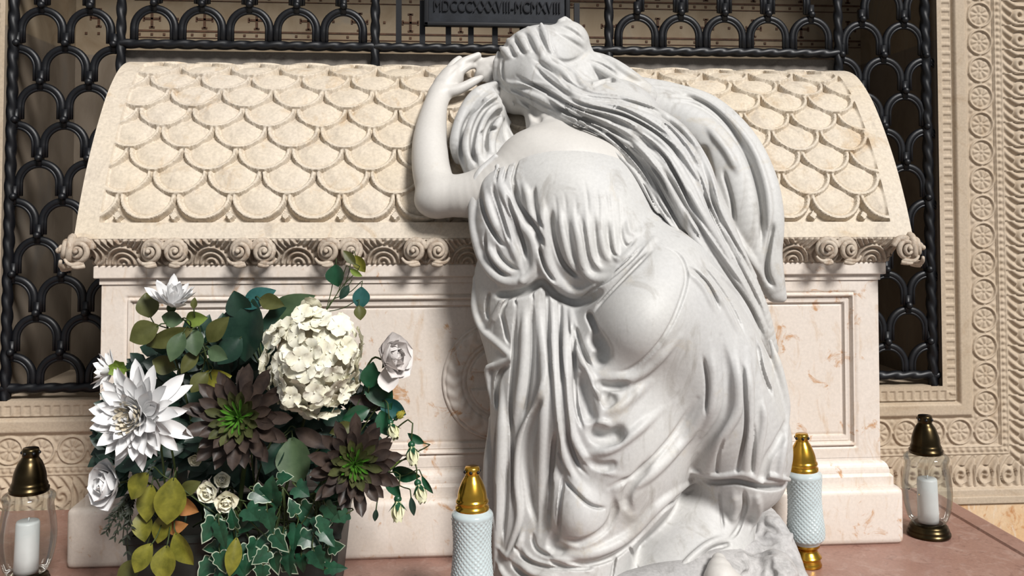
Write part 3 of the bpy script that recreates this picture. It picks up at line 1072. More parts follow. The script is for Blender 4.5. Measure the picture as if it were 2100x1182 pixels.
limb(skin, [(898, 402, .025, 42), (884, 345, -.025, 39), (882, 285, -.085, 35), (890, 230, -.15, 27), (902, 196, -.19, 24)], .02)
blob(skin, 886, 412, .022, 34, 30, .036, 0, .02)                                          # elbow
# left hand: palm, four fingers, thumb
limb(skin, [(903, 197, -.19, 24), (915, 176, -.205, 27), (926, 160, -.215, 25)], .012)
for fin in ([(916, 152, -.228, 10), (926, 138, -.238, 9.5), (934, 128, -.245, 8.5), (942, 121, -.25, 7)],
            [(927, 150, -.214, 11), (946, 131, -.220, 10), (963, 122, -.226, 9), (981, 113, -.232, 6.5)],
            [(936, 155, -.208, 10), (950, 142, -.212, 9.5), (960, 136, -.222, 8.5), (968, 135, -.235, 7)],
            [(914, 160, -.235, 9), (918, 147, -.25, 8), (924, 138, -.262, 7)],
            [(912, 190, -.178, 14), (936, 185, -.176, 12), (958, 175, -.178, 10), (972, 167, -.182, 9), (987, 160, -.188, 6.5)]):
    limb(skin, fin, .006, n=14)
strand(skin, [(921, 152), (932, 140), (940, 130)], 2.5, 0, .004, 'cut', smooth=1, step=4)
strand(skin, [(938, 148), (956, 133), (972, 124)], 2.2, 0, .004, 'cut', smooth=1, step=4)
# right hand reaching from behind the head
limb(skin, [(1050, 132, -.24, 22), (1015, 134, -.245, 20), (992, 138, -.25, 18)], .012)
for fin in ([(1000, 130, -.24, 10), (975, 129, -.245, 9), (956, 135, -.252, 7)],
            [(998, 140, -.235, 10), (985, 148, -.235, 9), (978, 158, -.24, 7)],
            [(1004, 148, -.232, 10), (995, 158, -.23, 9), (988, 170, -.235, 7)],
            [(1008, 154, -.235, 9), (1002, 168, -.23, 8), (996, 178, -.235, 6.5)]):
    limb(skin, fin, .006, n=12)
skin.blur(1)

# ---- hair
hair = Field(*box_of(1000, 20, 1640, 790, .36, -.40))
blob(hair, 1108, 138, -.165, 90, 86, .106, 25)
limb(hair, [(1052, 140, -.135, 34), (1062, 160, -.13, 34), (1085, 185, -.12, 30)], .02)
blob(hair, 1163, 88, -.16, 46, 45, .062, 0, .012)
limb(hair, [(1195, 120, -.16, 26), (1190, 165, -.13, 34), (1170, 200, -.10, 40)], .02)
limb(hair, [(1110, 170, -.095, 56), (1185, 222, -.035, 56), (1275, 275, .015, 74), (1350, 350, .06, 86), (1410, 440, .10, 80), (1470, 540, .135, 62), (1536, 640, .13, 40), (1576, 715, .12, 20)], .02)
blob(hair, 1270, 235, -.07, 90, 70, .10, -25, .03)                                        # shoulder under the hair
limb(hair, [(1205, 140, -.16, 30), (1262, 172, -.14, 34), (1320, 205, -.13, 34)], .012)
limb(hair, [(1205, 115, -.19, 12), (1250, 130, -.18, 14), (1300, 165, -.14, 16), (1330, 200, -.1, 16)], .012)
# crown waves
for c in ([(1027, 98), (1040, 108), (1050, 122)], [(1042, 82), (1056, 98), (1066, 118)], [(1062, 70), (1076, 90), (1086, 112)], [(1083, 58), (1098, 82), (1112, 112), (1128, 138)], [(1110, 50), (1120, 75), (1130, 102), (1146, 130)]):
    strand(hair, c, 8.5, .15, .006)
for c in ([(1035, 88), (1048, 104), (1058, 120)], [(1052, 75), (1066, 94), (1076, 115)], [(1073, 64), (1087, 86), (1099, 114)], [(1098, 54), (1110, 78), (1122, 108)], [(1126, 48), (1128, 76), (1136, 104), (1160, 130), (1196, 138)]):
    strand(hair, c, 4.5, .2, .005, 'cut')
# bun: knot lines
for c in ([(1128, 60), (1150, 72), (1180, 90), (1207, 108)], [(1140, 48), (1170, 62), (1200, 84)]):
    strand(hair, c, 3.5, .1, .006, 'cut')
limb(hair, [(1150, 45, -.15, 7), (1160, 38, -.155, 5), (1166, 44, -.15, 6)], .006)
strand(hair, [(1130, 118), (1158, 128), (1185, 122), (1206, 104)], 5, .1, .006, 'cut')
for c, r_ in (([(1082, 112), (1103, 140), (1134, 163), (1168, 190), (1206, 210), (1250, 228)], 8), ([(1098, 112), (1130, 132), (1158, 152), (1180, 180)], 8), ([(1112, 108), (1146, 130), (1172, 146), (1190, 166)], 7),
              ([(1030, 160), (1050, 172), (1085, 172), (1121, 178), (1150, 190)], 6), ([(1022, 172), (1040, 184), (1070, 190), (1104, 200), (1146, 222)], 8), ([(1026, 188), (1058, 206), (1090, 224), (1124, 242), (1166, 250), (1200, 262)], 9),
              ([(1022, 108), (1018, 135), (1020, 165), (1026, 186)], 8), ([(1205, 108), (1232, 118), (1260, 134), (1290, 152), (1330, 176)], 9), ([(1200, 128), (1226, 140), (1252, 158), (1290, 182)], 7), ([(1180, 150), (1196, 176), (1222, 196)], 7)):
    strand(hair, c, r_, .2, .005, 'add', see=[hair])
for c, r_ in (([(1090, 128), (1112, 154), (1144, 180), (1178, 206)], 4), ([(1092, 118), (1124, 142), (1152, 164), (1172, 186)], 3.5), ([(1060, 164), (1096, 176), (1130, 192)], 3), ([(1040, 178), (1076, 196), (1112, 214), (1150, 234)], 3.5),
              ([(1040, 204), (1074, 224), (1106, 244), (1150, 258)], 4), ([(1214, 176), (1236, 166), (1262, 164)], 9), ([(1208, 122), (1236, 134), (1266, 152)], 3.5), ([(1032, 120), (1030, 145), (1034, 168)], 3), ([(1196, 140), (1206, 160), (1216, 182)], 5)):
    later(hair, c, r_, .1, .004, 'cut', see=[hair], deep=1.0)
# locks drawn back from the temple and down the back
TOP = [(1092, 104), (1146, 152), (1204, 190), (1300, 205), (1390, 250), (1446, 330), (1474, 420), (1522, 520), (1584, 640)]
MID = [(1050, 165), (1105, 190), (1180, 232), (1275, 278), (1355, 350), (1410, 445), (1480, 550), (1545, 640), (1580, 715)]
LOW = [(1032, 186), (1068, 212), (1122, 246), (1206, 280), (1276, 345), (1324, 430), (1388, 516), (1460, 600), (1545, 700)]
rr = random.Random(3)
fam = between(TOP, MID, np.linspace(.02, .93, 11), 40) + between(MID, LOW, np.linspace(0, 1, 9), 40)
for i, c in enumerate(fam):
    n = len(c); t = np.linspace(0, 1, n)
    wob = 6 * np.sin(t * rr.uniform(5, 9) + rr.uniform(0, 6)) * sstep(.1, .4, t)
    c = c + np.stack([wob * .6, -wob * .5], 1)
    a, b = int(rr.uniform(0, .06) * n), int(rr.uniform(.82, .96) * n)
    strand(hair, c[a:b], rr.uniform(5.5, 9), rr.uniform(-.1, .3), .004, 'add', see=[hair])
for i in range(44):
    A, B = (TOP, MID) if i % 2 else (MID, LOW)
    c = between(A, B, [rr.uniform(.0, 1)], 40)[0]
    n = len(c); t = np.linspace(0, 1, n)
    c = c + np.stack([4 * np.sin(t * 7 + i), -4 * np.sin(t * 7 + i)], 1)
    a = int(rr.uniform(0, .6) * n); b = min(n, a + int(rr.uniform(.22, .5) * n))
    if b - a < 5: continue
    later(hair, c[a:b], rr.uniform(2.5, 4.2), .15, .005, 'cut', see=[hair], deep=1.8)
strand(hair, [(1086, 118), (1110, 140), (1150, 175), (1182, 212)], 5, .1, .006, 'cut')
strand(hair, [(1070, 165), (1110, 175), (1150, 188), (1190, 205)], 4, .1, .006, 'cut')

flush()
# ---- gown
gown = Field(*box_of(915, 300, 1640, 1290, .62, -.12))
blob(gown, 1175, 420, .06, 175, 130, .15, -12, .04)
blob(gown, 1210, 500, .09, 150, 110, .15, 0, .05)
limb(gown, [(1015, 560, .06, 40), (1010, 640, .05, 36), (1036, 705, .05, 32)], .02)
limb(gown, [(1035, 400, .09, 56), (1035, 480, .09, 62), (1050, 530, .09, 50)], .03)
blob(gown, 1330, 640, .13, 150, 175, .20, 12, .05)
blob(gown, 1300, 650, .16, 112, 130, .20, -22, .03)
limb(gown, [(1350, 600, .14, 130), (1440, 760, .16, 135), (1510, 900, .16, 110), (1522, 960, .16, 92)], .05)
limb(gown, [(1100, 580, .07, 100), (1095, 750, .09, 92), (1095, 950, .12, 88), (1100, 1270, .16, 90)], .05)
blob(gown, 1240, 860, .14, 165, 230, .19, 15, .06)
limb(gown, [(1250, 950, .16, 130), (1200, 1080, .19, 110), (1150, 1270, .2, 120)], .05)
limb(gown, [(1478, 960, .05, 88), (1446, 1080, .11, 100), (1380, 1280, .22, 140)], .03)
gown_base = gown
S = lambda pts, r, lift=0.0, k=.006, op='add', **kw: strand(gown, pts, r, lift, k, op, **kw)
C = lambda pts, r, lift=.15, k=.0035, deep=None, **kw: later(gown, pts, r, lift, max(k, .018 * (r > 10)), 'cut', deep=(1.5 if k < .007 else .6) if deep is None else deep, **kw)
# deep shade under the pouched blouse
C([(1004, 604), (1046, 604), (1086, 594), (1112, 580), (1140, 606), (1180, 622), (1214, 610), (1236, 594)], 10, .1, .008, deep=1.5, fade=.12)
# sleeve pouch
S([(1016, 322), (983, 356), (972, 400), (972, 461), (985, 519), (1008, 558), (1037, 578), (1072, 576)], 11, .1, ends=(.2, .6))
S([(1072, 576), (1095, 553), (1099, 521), (1090, 487), (1066, 455), (1043, 415), (1026, 376), (1020, 340)], 10, .15, ends=(.6, 0))
C([(984, 380), (986, 410), (998, 452), (1026, 498), (1049, 512)], 5)
C([(1008, 370), (1015, 400), (1028, 440), (1040, 478), (1050, 508)], 4.5)
S([(1012, 380), (1026, 426), (1043, 484), (1062, 534), (1074, 566)], 8, .1)
S([(996, 380), (1002, 420), (1016, 460), (1034, 494)], 8, -.1)
C([(1036, 390), (1048, 430), (1064, 470), (1076, 510), (1082, 545)], 5)
S([(1000, 486), (1009, 522), (1034, 551), (1066, 566)], 7, .1)
C([(992, 470), (1000, 520), (1022, 556), (1050, 570)], 4)
C([(1014, 500), (1030, 530), (1050, 548), (1066, 556)], 4.5)
for c in ([(1030, 335), (1022, 352), (1016, 376)], [(1044, 330), (1038, 350), (1032, 374)], [(1062, 328), (1056, 350), (1050, 380)]):
    C(c, 3, .2)
# blouse over the back: long folds that loop at the waist
C([(1052, 362), (1062, 412), (1086, 450), (1108, 485), (1116, 520)], 6.5, .3)
S([(1070, 362), (1082, 400), (1090, 440), (1108, 476)], 8, 0)
C([(1096, 376), (1098, 420), (1106, 452), (1114, 476)], 4)
S([(1108, 376), (1113, 420), (1117, 487), (1128, 548), (1158, 590), (1193, 601), (1220, 586)], 10, .2, ends=(0, .4))
S([(1100, 496), (1112, 545), (1136, 578), (1160, 594)], 8, .1)
C([(1104, 500), (1118, 550), (1142, 584)], 4)
C([(1130, 415), (1135, 478), (1152, 535), (1180, 566), (1204, 578)], 6.5, .3)
S([(1146, 410), (1156, 484), (1174, 545), (1200, 567)], 7.5, .1)
C([(1160, 430), (1170, 490), (1184, 545), (1200, 560)], 5, deep=.5, fade=.35)
S([(1170, 415), (1186, 487), (1196, 545), (1216, 571), (1246, 569), (1266, 552)], 9, .2, ends=(0, .3))
C([(1186, 420), (1198, 480), (1208, 530), (1226, 556), (1250, 558)], 4.5, deep=.5, fade=.35)
S([(1200, 420), (1209, 500), (1218, 536), (1236, 552), (1258, 546)], 7, -.1)
C([(1218, 430), (1222, 490), (1232, 532), (1256, 540)], 3.5, deep=.5, fade=.35)
S([(1230, 430), (1234, 490), (1246, 530), (1268, 534)], 6, -.2)
C([(1246, 440), (1248, 490), (1260, 524), (1282, 520)], 3.5, deep=.5, fade=.35)
S([(1256, 440), (1260, 500), (1268, 532), (1290, 520), (1306, 496)], 6.5, 0)
C([(1274, 450), (1276, 490), (1288, 506), (1306, 486)], 3.5, deep=.5, fade=.35)
S([(1286, 440), (1290, 475), (1304, 482), (1322, 466)], 6, -.1)
for x in (1140, 1160, 1182, 1206, 1228, 1250, 1272):
    C([(x - 8, 350 + (x % 7) * 8), (x - 2, 400), (x + 3, 450 + (x % 5) * 8)], 2.4, .3, deep=0, fade=.5)
# girdle
S([(1190, 628), (1228, 600), (1285, 546), (1342, 492)], 10, .25, ends=(0, .3))
C([(1208, 650), (1246, 606), (1300, 550), (1346, 504)], 4.5, .3)
C([(1196, 612), (1232, 584), (1268, 556), (1300, 526), (1330, 490)], 5, .3)
# thigh outline
C([(1350, 500), (1392, 522), (1408, 567), (1394, 624), (1367, 682), (1330, 729), (1289, 760), (1252, 763)], 4.2, .15, fade=.15, deep=.4)
# hollow left of the thigh and the tucks beneath it
C([(1204, 640), (1216, 664), (1226, 690)], 9, .1, .006, deep=1.4)
C([(1210, 690), (1230, 704), (1236, 726), (1218, 750)], 13, .1, .012, deep=1.1)
C([(1176, 660), (1192, 712), (1210, 748), (1222, 760)], 6, .2)
S([(1166, 615), (1178, 680), (1192, 735), (1212, 777), (1233, 825), (1224, 868)], 8, .35, ends=(.2, 0))
C([(1188, 765), (1196, 805), (1206, 842), (1212, 868)], 11, .1, .010, deep=1.1)
C([(1222, 786), (1250, 794), (1288, 790)], 9, .0, .010, deep=1.0)
C([(1238, 800), (1244, 826), (1262, 812)], 8, .1, .012)
S([(1206, 900), (1220, 872), (1236, 866), (1262, 878)], 7, .0)
C([(1210, 882), (1236, 898), (1264, 894), (1274, 880)], 12, .1, .010, deep=1.1)
S([(1192, 924), (1222, 928), (1258, 918), (1304, 886), (1356, 838)], 9, .2, .010)
C([(1200, 946), (1232, 958), (1264, 954)], 8, .1, .010)
S([(1232, 850), (1280, 828), (1330, 782)], 8, -.2, .012)
S([(1240, 770), (1290, 776), (1340, 748), (1390, 690)], 8, -.1, .012)
# hanging columns
S([(1132, 600), (1136, 729), (1143, 865), (1166, 956), (1200, 1000), (1250, 1028)], 9, .3, ends=(.3, 0))
S([(1159, 617), (1161, 763), (1168, 865), (1190, 925), (1216, 952), (1262, 972), (1310, 962)], 8.5, .3, ends=(.3, 0))
C([(1148, 620), (1150, 700), (1155, 797), (1167, 898), (1190, 960), (1228, 996)], 5.5, .4, ends=(.5, 0))
C([(1174, 640), (1178, 740), (1182, 830), (1200, 900)], 6, .3)
C([(1122, 600), (1127, 736), (1136, 860), (1150, 940), (1176, 1000)], 5.5, .4, ends=(.5, 0))
S([(1100, 600), (1110, 680), (1118, 760), (1113, 928), (1108, 1100)], 11, .2, ends=(.2, .2))
S([(1146, 930), (1138, 1010), (1134, 1110)], 9, .2)
C([(1140, 870), (1132, 955), (1123, 1100)], 7, .4)
C([(1158, 960), (1148, 1040), (1146, 1110)], 5, .4)
S([(1128, 724), (1103, 823), (1068, 897), (1060, 981), (1064, 1060), (1042, 1135)], 7.5, .5, ends=(0, .3))
C([(1112, 810), (1094, 856), (1080, 928), (1088, 1007), (1096, 1090)], 9, .4, .008)
S([(1078, 600), (1076, 730), (1064, 830), (1048, 900)], 11, .1)
C([(1092, 600), (1092, 720), (1082, 820), (1064, 880)], 4.5, .2)
C([(1058, 602), (1053, 734), (1047, 823), (1050, 897), (1052, 1000), (1044, 1080)], 5, .4)
S([(1034, 765), (1029, 928), (1022, 1086), (1018, 1170)], 13, .1, ends=(0, .3))
S([(1008, 860), (1003, 981), (1006, 1110), (1014, 1200)], 13, 0, ends=(0, .6))
C([(1018, 860), (1014, 980), (1012, 1090)], 4, .2)
C([(1042, 930), (1038, 1040), (1030, 1120)], 4, .3)
# zigzag edge at the left
S([(974, 571), (974, 634), (991, 678), (1022, 706), (1050, 733)], 8, .2, ends=(.2, .7))
S([(1050, 735), (1022, 748), (1000, 756), (1004, 790), (1010, 830)], 6.5, .2, ends=(.7, 0))
C([(1048, 748), (1026, 766), (1018, 800), (1020, 850)], 7, .2)
S([(1046, 590), (1020, 639), (1002, 676)], 7, .1)
C([(1060, 592), (1030, 634), (1034, 665), (1045, 718)], 5, .4)
C([(1004, 598), (998, 630), (1002, 660)], 5, .2)
# the knee pressing through, framed by the last great fold
blob(gown, 1190, 1048, .27, 56, 74, .065, 10, .03)
C([(1148, 975), (1180, 1010), (1214, 1038), (1252, 1044)], 4.5, .3)
C([(1254, 1012), (1260, 1050), (1240, 1088), (1196, 1112), (1152, 1112)], 8, .35, .008)
C([(1140, 1090), (1130, 1120), (1160, 1130)], 9, .2, .010)
S([(1120, 1128), (1176, 1140), (1236, 1128), (1290, 1098), (1345, 1042), (1396, 1000), (1440, 976)], 11, .35, .008, ends=(0, 0))
C([(1296, 1052), (1284, 1030), (1296, 992), (1336, 946)], 7, .1, .012)
S([(1262, 1000), (1320, 985), (1385, 925), (1440, 850), (1470, 775)], 9, 0, .012)
C([(1250, 1002), (1310, 968), (1376, 900), (1430, 820)], 4, .1, .008)
C([(1150, 1152), (1205, 1158), (1260, 1142), (1312, 1100), (1366, 1042), (1436, 992)], 5, .5, .005, fade=.12)
# creased cloth at the foot
for c in ([(1020, 1120), (1044, 1142), (1062, 1120), (1076, 1080)], [(1070, 1118), (1092, 1150), (1140, 1164), (1210, 1160)], [(1056, 1150), (1098, 1178), (1160, 1186)], [(1020, 1150), (1034, 1180), (1060, 1204)], [(1100, 1140), (1160, 1150), (1220, 1176)]):
    S(c, 6, .35)
for c in ([(1052, 1120), (1076, 1146), (1112, 1162), (1180, 1172)], [(1040, 1150), (1080, 1184), (1140, 1196)], [(1090, 1090), (1100, 1126), (1136, 1146)], [(1120, 1150), (1170, 1166), (1226, 1164)]):
    C(c, 5, .4)
# lines running down from the back over the hip
for A_ in ([(1396, 548), (1440, 590), (1468, 650)], [(1420, 540), (1478, 618), (1520, 700)], [(1448, 536), (1512, 606), (1560, 690)], [(1480, 540), (1540, 608), (1586, 690)]):
    S(A_, 6, -.1)
    C([(x + 13, y - 6) for x, y in A_], 3, .2)
# right skirt
C([(1484, 690), (1490, 750), (1492, 820), (1480, 862), (1440, 921), (1422, 962)], 7, .35, .010, ends=(0, .6))
S([(1452, 700), (1462, 770), (1460, 830), (1440, 890)], 9, .1, .010)
C([(1440, 720), (1450, 790), (1446, 860)], 3.5, .2)
S([(1506, 700), (1512, 770), (1512, 840), (1478, 900), (1450, 962)], 11, .15, .010, ends=(0, .8))
S([(1530, 720), (1536, 800), (1536, 880), (1530, 968)], 10, .15, .010, ends=(0, .9))
C([(1520, 720), (1527, 800), (1529, 880), (1512, 966)], 5, .35, ends=(0, .7))
C([(1486, 900), (1474, 930), (1470, 968)], 3.5, .3, ends=(0, .8))
C([(1552, 690), (1560, 745), (1574, 789), (1590, 820)], 6, .4)
C([(1548, 860), (1546, 910), (1542, 966)], 3.5, .3, ends=(0, .8))
S([(1580, 700), (1598, 760), (1612, 830), (1612, 880)], 9, .1, .010)
S([(1556, 800), (1566, 860), (1556, 920), (1548, 972)], 9, .2, ends=(0, .8))
C([(1614, 870), (1594, 912), (1576, 942), (1566, 978)], 9, .5, .008, ends=(.2, 1))
S([(1612, 890), (1604, 930), (1596, 974)], 9, .2, ends=(.2, .9))
# hem edge, then the underskirt
S([(1420, 967), (1450, 973), (1477, 977), (1523, 972), (1545, 980), (1562, 990)], 5.5, .5, .004, ends=(.7, .7), fade=.1)
S([(1570, 974), (1594, 978), (1618, 984)], 5.5, .5, .004, ends=(.7, .7), fade=.1)
C([(1432, 986), (1470, 990), (1510, 988), (1540, 994), (1570, 1000), (1614, 998)], 7, .2, .005, ends=(.5, .8))
C([(1476, 1000), (1478, 1040), (1484, 1092)], 3.2, .2, .004)
C([(1524, 1000), (1528, 1040), (1514, 1085), (1492, 1112)], 6, .3)
S([(1506, 1004), (1508, 1040), (1500, 1080)], 8, 0, .010)
S([(1548, 1000), (1554, 1050), (1534, 1090)], 8, .2)
S([(1500, 1098), (1450, 1118), (1406, 1156), (1380, 1195)], 7, .5, .006)
C([(1508, 1112), (1456, 1132), (1415, 1180)], 6, .4)
C([(1262, 1140), (1258, 1165), (1252, 1200)], 4, .3)
C([(1290, 1122), (1305, 1160), (1318, 1200)], 4, .3)
flush()
gown.plane((0, 0, .001), (0, 0, -1))

# ---- veil hanging to the right
veil = Field(*box_of(1195, 90, 1660, 640, .20, -.36))
limb(veil, [(1320, 215, -.15, 42), (1410, 260, -.12, 58), (1480, 335, -.08, 66), (1522, 430, -.035, 58), (1548, 520, -.005, 42), (1588, 605, .015, 16)], .03)
limb(veil, [(1300, 168, -.17, 13), (1380, 190, -.15, 20), (1460, 222, -.12, 24), (1530, 290, -.06, 24), (1572, 370, -.01, 22), (1586, 450, .015, 22), (1584, 520, .02, 20), (1592, 570, .02, 16), (1606, 612, .02, 7)], .02)
V_ = lambda pts, r, lift=0.0, k=.006, op='add', **kw: (later if op == 'cut' else strand)(veil, pts, r, lift, k, op, deep=1.8, **kw)
V_([(1330, 178), (1410, 190), (1480, 232), (1540, 300), (1572, 385), (1580, 470), (1578, 540), (1598, 600)], 8, .5)
V_([(1350, 206), (1420, 212), (1478, 250), (1530, 320), (1556, 400), (1562, 480), (1560, 550)], 5, .3, op='cut')
V_([(1360, 195), (1430, 205), (1490, 250), (1545, 330)], 4, .2, op='cut')
V_([(1440, 250), (1490, 310), (1520, 370)], 9, .2)
V_([(1590, 440), (1578, 500), (1572, 560), (1594, 600)], 6, .3, op='cut')
V_([(1456, 330), (1470, 400), (1500, 470), (1545, 540), (1580, 588)], 9, .4)
V_([(1480, 340), (1500, 410), (1506, 470)], 4, .2, op='cut')
V_([(1460, 440), (1490, 510), (1540, 570), (1565, 592)], 7, .3, op='cut')
V_([(1440, 300), (1450, 340), (1456, 370)], 9, .1, .012, op='cut')
V_([(1420, 280), (1440, 360), (1462, 450), (1510, 540)], 9, .1, .012, op='cut')

flush()
veil.blur(2)

# ---- cloth gathered between the arm and the face
wrap = Field(*box_of(905, 120, 1110, 380, .12, -.36))
blob(wrap, 1000, 270, -.10, 62, 95, .08, -12, .03)
limb(wrap, [(1040, 180, -.2, 26), (985, 220, -.15, 34), (970, 290, -.07, 38), (990, 345, -.01, 40)], .03)
limb(wrap, [(1060, 330, -.02, 40), (1090, 300, -.03, 30)], .03)
w_ = lambda pts, r, lift=0.0, k=.006, op='add', **kw: (later if op == 'cut' else strand)(wrap, pts, r, lift, k, op, deep=1.8, **kw)
w_([(1040, 165), (980, 192), (948, 240), (934, 300), (944, 352)], 13, .2)
w_([(1042, 182), (995, 212), (968, 255), (958, 305), (970, 350)], 11, .4)
w_([(1045, 210), (1004, 228), (985, 262), (980, 310), (992, 348)], 11, .4)
w_([(1046, 228), (1024, 250), (1008, 285), (1010, 320), (1020, 338)], 10, .4)
w_([(1012, 190), (972, 225), (950, 270), (946, 320), (956, 355)], 6, .3, op='cut')
w_([(1040, 196), (998, 220), (974, 262), (969, 310), (980, 350)], 6, .3, op='cut')
w_([(1040, 220), (1012, 240), (995, 275), (996, 325)], 6, .3, op='cut')
w_([(1000, 250), (1020, 238), (1040, 230)], 4, .2, op='cut')
w_([(985, 275), (1000, 268), (1018, 262)], 3.5, .2, op='cut')
w_([(1050, 235), (1040, 262), (1050, 290), (1070, 300)], 16, .0, .015, op='cut')

w_([(1028, 180), (1042, 214), (1058, 250), (1076, 292)], 20, -.2, op='cut', ends=(.7, .4))
flush()
# ---- rock and the foot on it
rock = Field(*box_of(1200, 1010, 1680, 1300, .62, -.02))
limb(rock, [(1556, 1040, .06, 18), (1580, 1090, .12, 34), (1596, 1150, .16, 46), (1600, 1220, .2, 62), (1600, 1300, .22, 80)], .02)
limb(rock, [(1520, 1130, .16, 40), (1520, 1210, .22, 70), (1500, 1290, .25, 90)], .03)
limb(rock, [(1480, 1220, .25, 90), (1300, 1280, .3, 100)], .04)
blob(rock, 1592, 1178, .26, 42, 46, .06, 0, .012)
blob(rock, 1626, 1200, .24, 34, 44, .06, 0, .012)
for c in ([(1520, 1120), (1552, 1136), (1590, 1132)], [(1540, 1090), (1566, 1110), (1600, 1108)], [(1540, 1150), (1550, 1180), (1548, 1210)], [(1560, 1070), (1580, 1084), (1600, 1092)]):
    strand(rock, c, 7, .2, .008, 'cut')
for i in range(30):
    x, y = rr.uniform(1500, 1640), rr.uniform(1050, 1200)
    strand(rock, [(x, y), (x + rr.uniform(-20, 20), y + rr.uniform(-10, 24))], rr.uniform(4, 8), rr.uniform(-.6, .1), .008, rr.choice(['add', 'cut']), step=5)
rock.plane((0, 0, .001), (0, 0, -1))
foot = Field(*box_of(1430, 1080, 1680, 1260, .60, .05))
limb(foot, [(1474, 1150, .30, 15), (1475, 1166, .32, 23), (1478, 1196, .34, 30), (1490, 1236, .34, 34)], .015)
limb(foot, [(1480, 1200, .34, 34), (1530, 1226, .36, 36), (1580, 1236, .36, 34)], .02)
for k in range(5):
    limb(foot, [(1580, 1226 + k * 5, .37 - .012 * k, 15), (1606 + 3 * k, 1224 + k * 7, .38 - .012 * k, 15 - 1.5 * k)], .005)
for f_ in (skin, hair, gown, veil, wrap, rock, foot):
    fit_to_tomb(f_)

parts = [skin.mesh('figure', MAT['skin']), hair.mesh('hair', MAT['marble']), gown.mesh('gown', MAT['marble']), veil.mesh('veil', MAT['marble']), wrap.mesh('gathered_cloth', MAT['marble']), rock.mesh('rock', MAT['rock']), foot.mesh('foot', MAT['skin'])]
bpy.context.view_layer.update()
adopt(statue, *parts)
del skin, hair, gown, veil, wrap, rock, foot

# ---------------------------------------------------------------- grave lanterns
def ring_pts(prof, n=6):
    p = np.array(prof, float)
    return [tuple(x) for x in spline(p, (len(p) - 1) * n + 1)]
def lantern(px, py, H, label, kind, tilt=0.0, k=1.0, yaw=0.0):
    """stands on the platform at that pixel; H total height"""
    base = PZ(px, py)
    root = empty('grave_lantern', base)
    tag(root, label, 'lantern', 'grave lanterns on the platform')
    s = H
    if kind == 'gold':
        b_ = MB().lathe([(0, 0), (.105 * s, 0), (.108 * s, .012 * s)] + ring_pts([(.100 * s, .03 * s), (.098 * s, .055 * s), (.108 * s, .07 * s), (.088 * s, .10 * s), (.078 * s, .125 * s), (.098 * s, .15 * s), (.100 * s, .175 * s)]) + [(.0, .178 * s)])
        base_o = b_.build('base', MAT['gold'], root)
        R = .134 * s
        prof = ring_pts([(.100 * s, .168 * s), (.112 * s, .185 * s), (.134 * s, .215 * s), (.138 * s, .28 * s), (.128 * s, .40 * s), (.124 * s, .52 * s), (.132 * s, .64 * s), (.138 * s, .69 * s), (.118 * s, .715 * s), (.108 * s, .725 * s)], 14)
        def pat(t, z):
            q = z / s
            if q < .21 or q > .67: return 1.0
            a = math.sin(11 * t + q * 88) ; c = math.sin(11 * t - q * 88)
            return 1 + .055 * (abs(a) * abs(c)) - .02
        g = MB().lathe(prof, n=168, mod=pat).build('glass', MAT['patterned'], root)
        cap = MB().lathe([(.108 * s, .712 * s), (.112 * s, .716 * s), (.112 * s, .742 * s), (.104 * s, .748 * s), (.104 * s, .765 * s), (.110 * s, .77 * s), (.106 * s, .785 * s)] +
                         ring_pts([(.100 * s, .79 * s), (.092 * s, .84 * s), (.070 * s, .90 * s), (.050 * s, .935 * s), (.044 * s, .95 * s)]) +
                         [(.050 * s, .956 * s), (.050 * s, .985 * s), (.044 * s, 1.0 * s), (.0, 1.0 * s)]).build('cap', MAT['gold'], root)
        for i in range(6):
            a = i * PI / 3 + .3
            MB().ball((.049 * s * math.cos(a), .049 * s * math.sin(a), .968 * s), .012 * s, 8, 6).build('vent_hole', MAT['iron'], cap)
    else:
        MB().lathe([(0, 0), (.168 * s, 0), (.174 * s, .014 * s), (.172 * s, .03 * s), (.160 * s, .036 * s), (.164 * s, .05 * s), (.160 * s, .062 * s), (.150 * s, .068 * s), (.152 * s, .082 * s), (.138 * s, .098 * s), (.115 * s, .108 * s), (0, .108 * s)]).build('base', MAT['bronze'], root)
        prof = ring_pts([(.112 * s, .108 * s), (.140 * s, .12 * s), (.165 * s, .17 * s), (.188 * s, .27 * s), (.196 * s, .37 * s), (.188 * s, .47 * s), (.172 * s, .56 * s), (.168 * s, .60 * s), (.178 * s, .635 * s), (.176 * s, .66 * s), (.150 * s, .682 * s), (.126 * s, .69 * s)], 8)
        MB().lathe(prof, n=64).build('glass', MAT['glass'], root)
        MB().lathe([(0, .110 * s), (.082 * s, .110 * s), (.084 * s, .14 * s), (.080 * s, .46 * s), (.074 * s, .475 * s), (0, .470 * s)], n=32).tube([(0, 0, .465 * s), (.002, 0, .50 * s)], .0015, 6).build('candle', MAT['wax'], root)
        cap = MB().lathe([(.126 * s, .684 * s), (.134 * s, .69 * s), (.136 * s, .715 * s), (.124 * s, .722 * s), (.126 * s, .74 * s), (.120 * s, .752 * s)] +
                         ring_pts([(.116 * s, .76 * s), (.108 * s, .82 * s), (.084 * s, .89 * s), (.062 * s, .925 * s), (.054 * s, .94 * s)]) +
                         [(.058 * s, .945 * s), (.058 * s, .985 * s), (.052 * s, 1.0 * s), (0, 1.0 * s)]).build('cap', MAT['bronze'], root)
        for i in range(6):
            a = i * PI / 3 + .2
            MB().ball((.057 * s * math.cos(a), .057 * s * math.sin(a), .968 * s), .013 * s, 8, 6).build('vent_hole', MAT['iron'], cap)
    root.rotation_euler = (0, math.radians(tilt), yaw)
    return root
lantern(1656, 1160, .300, 'pale patterned glass grave lantern with gold cap, standing right of the statue before the plinth', 'gold', -2.0)
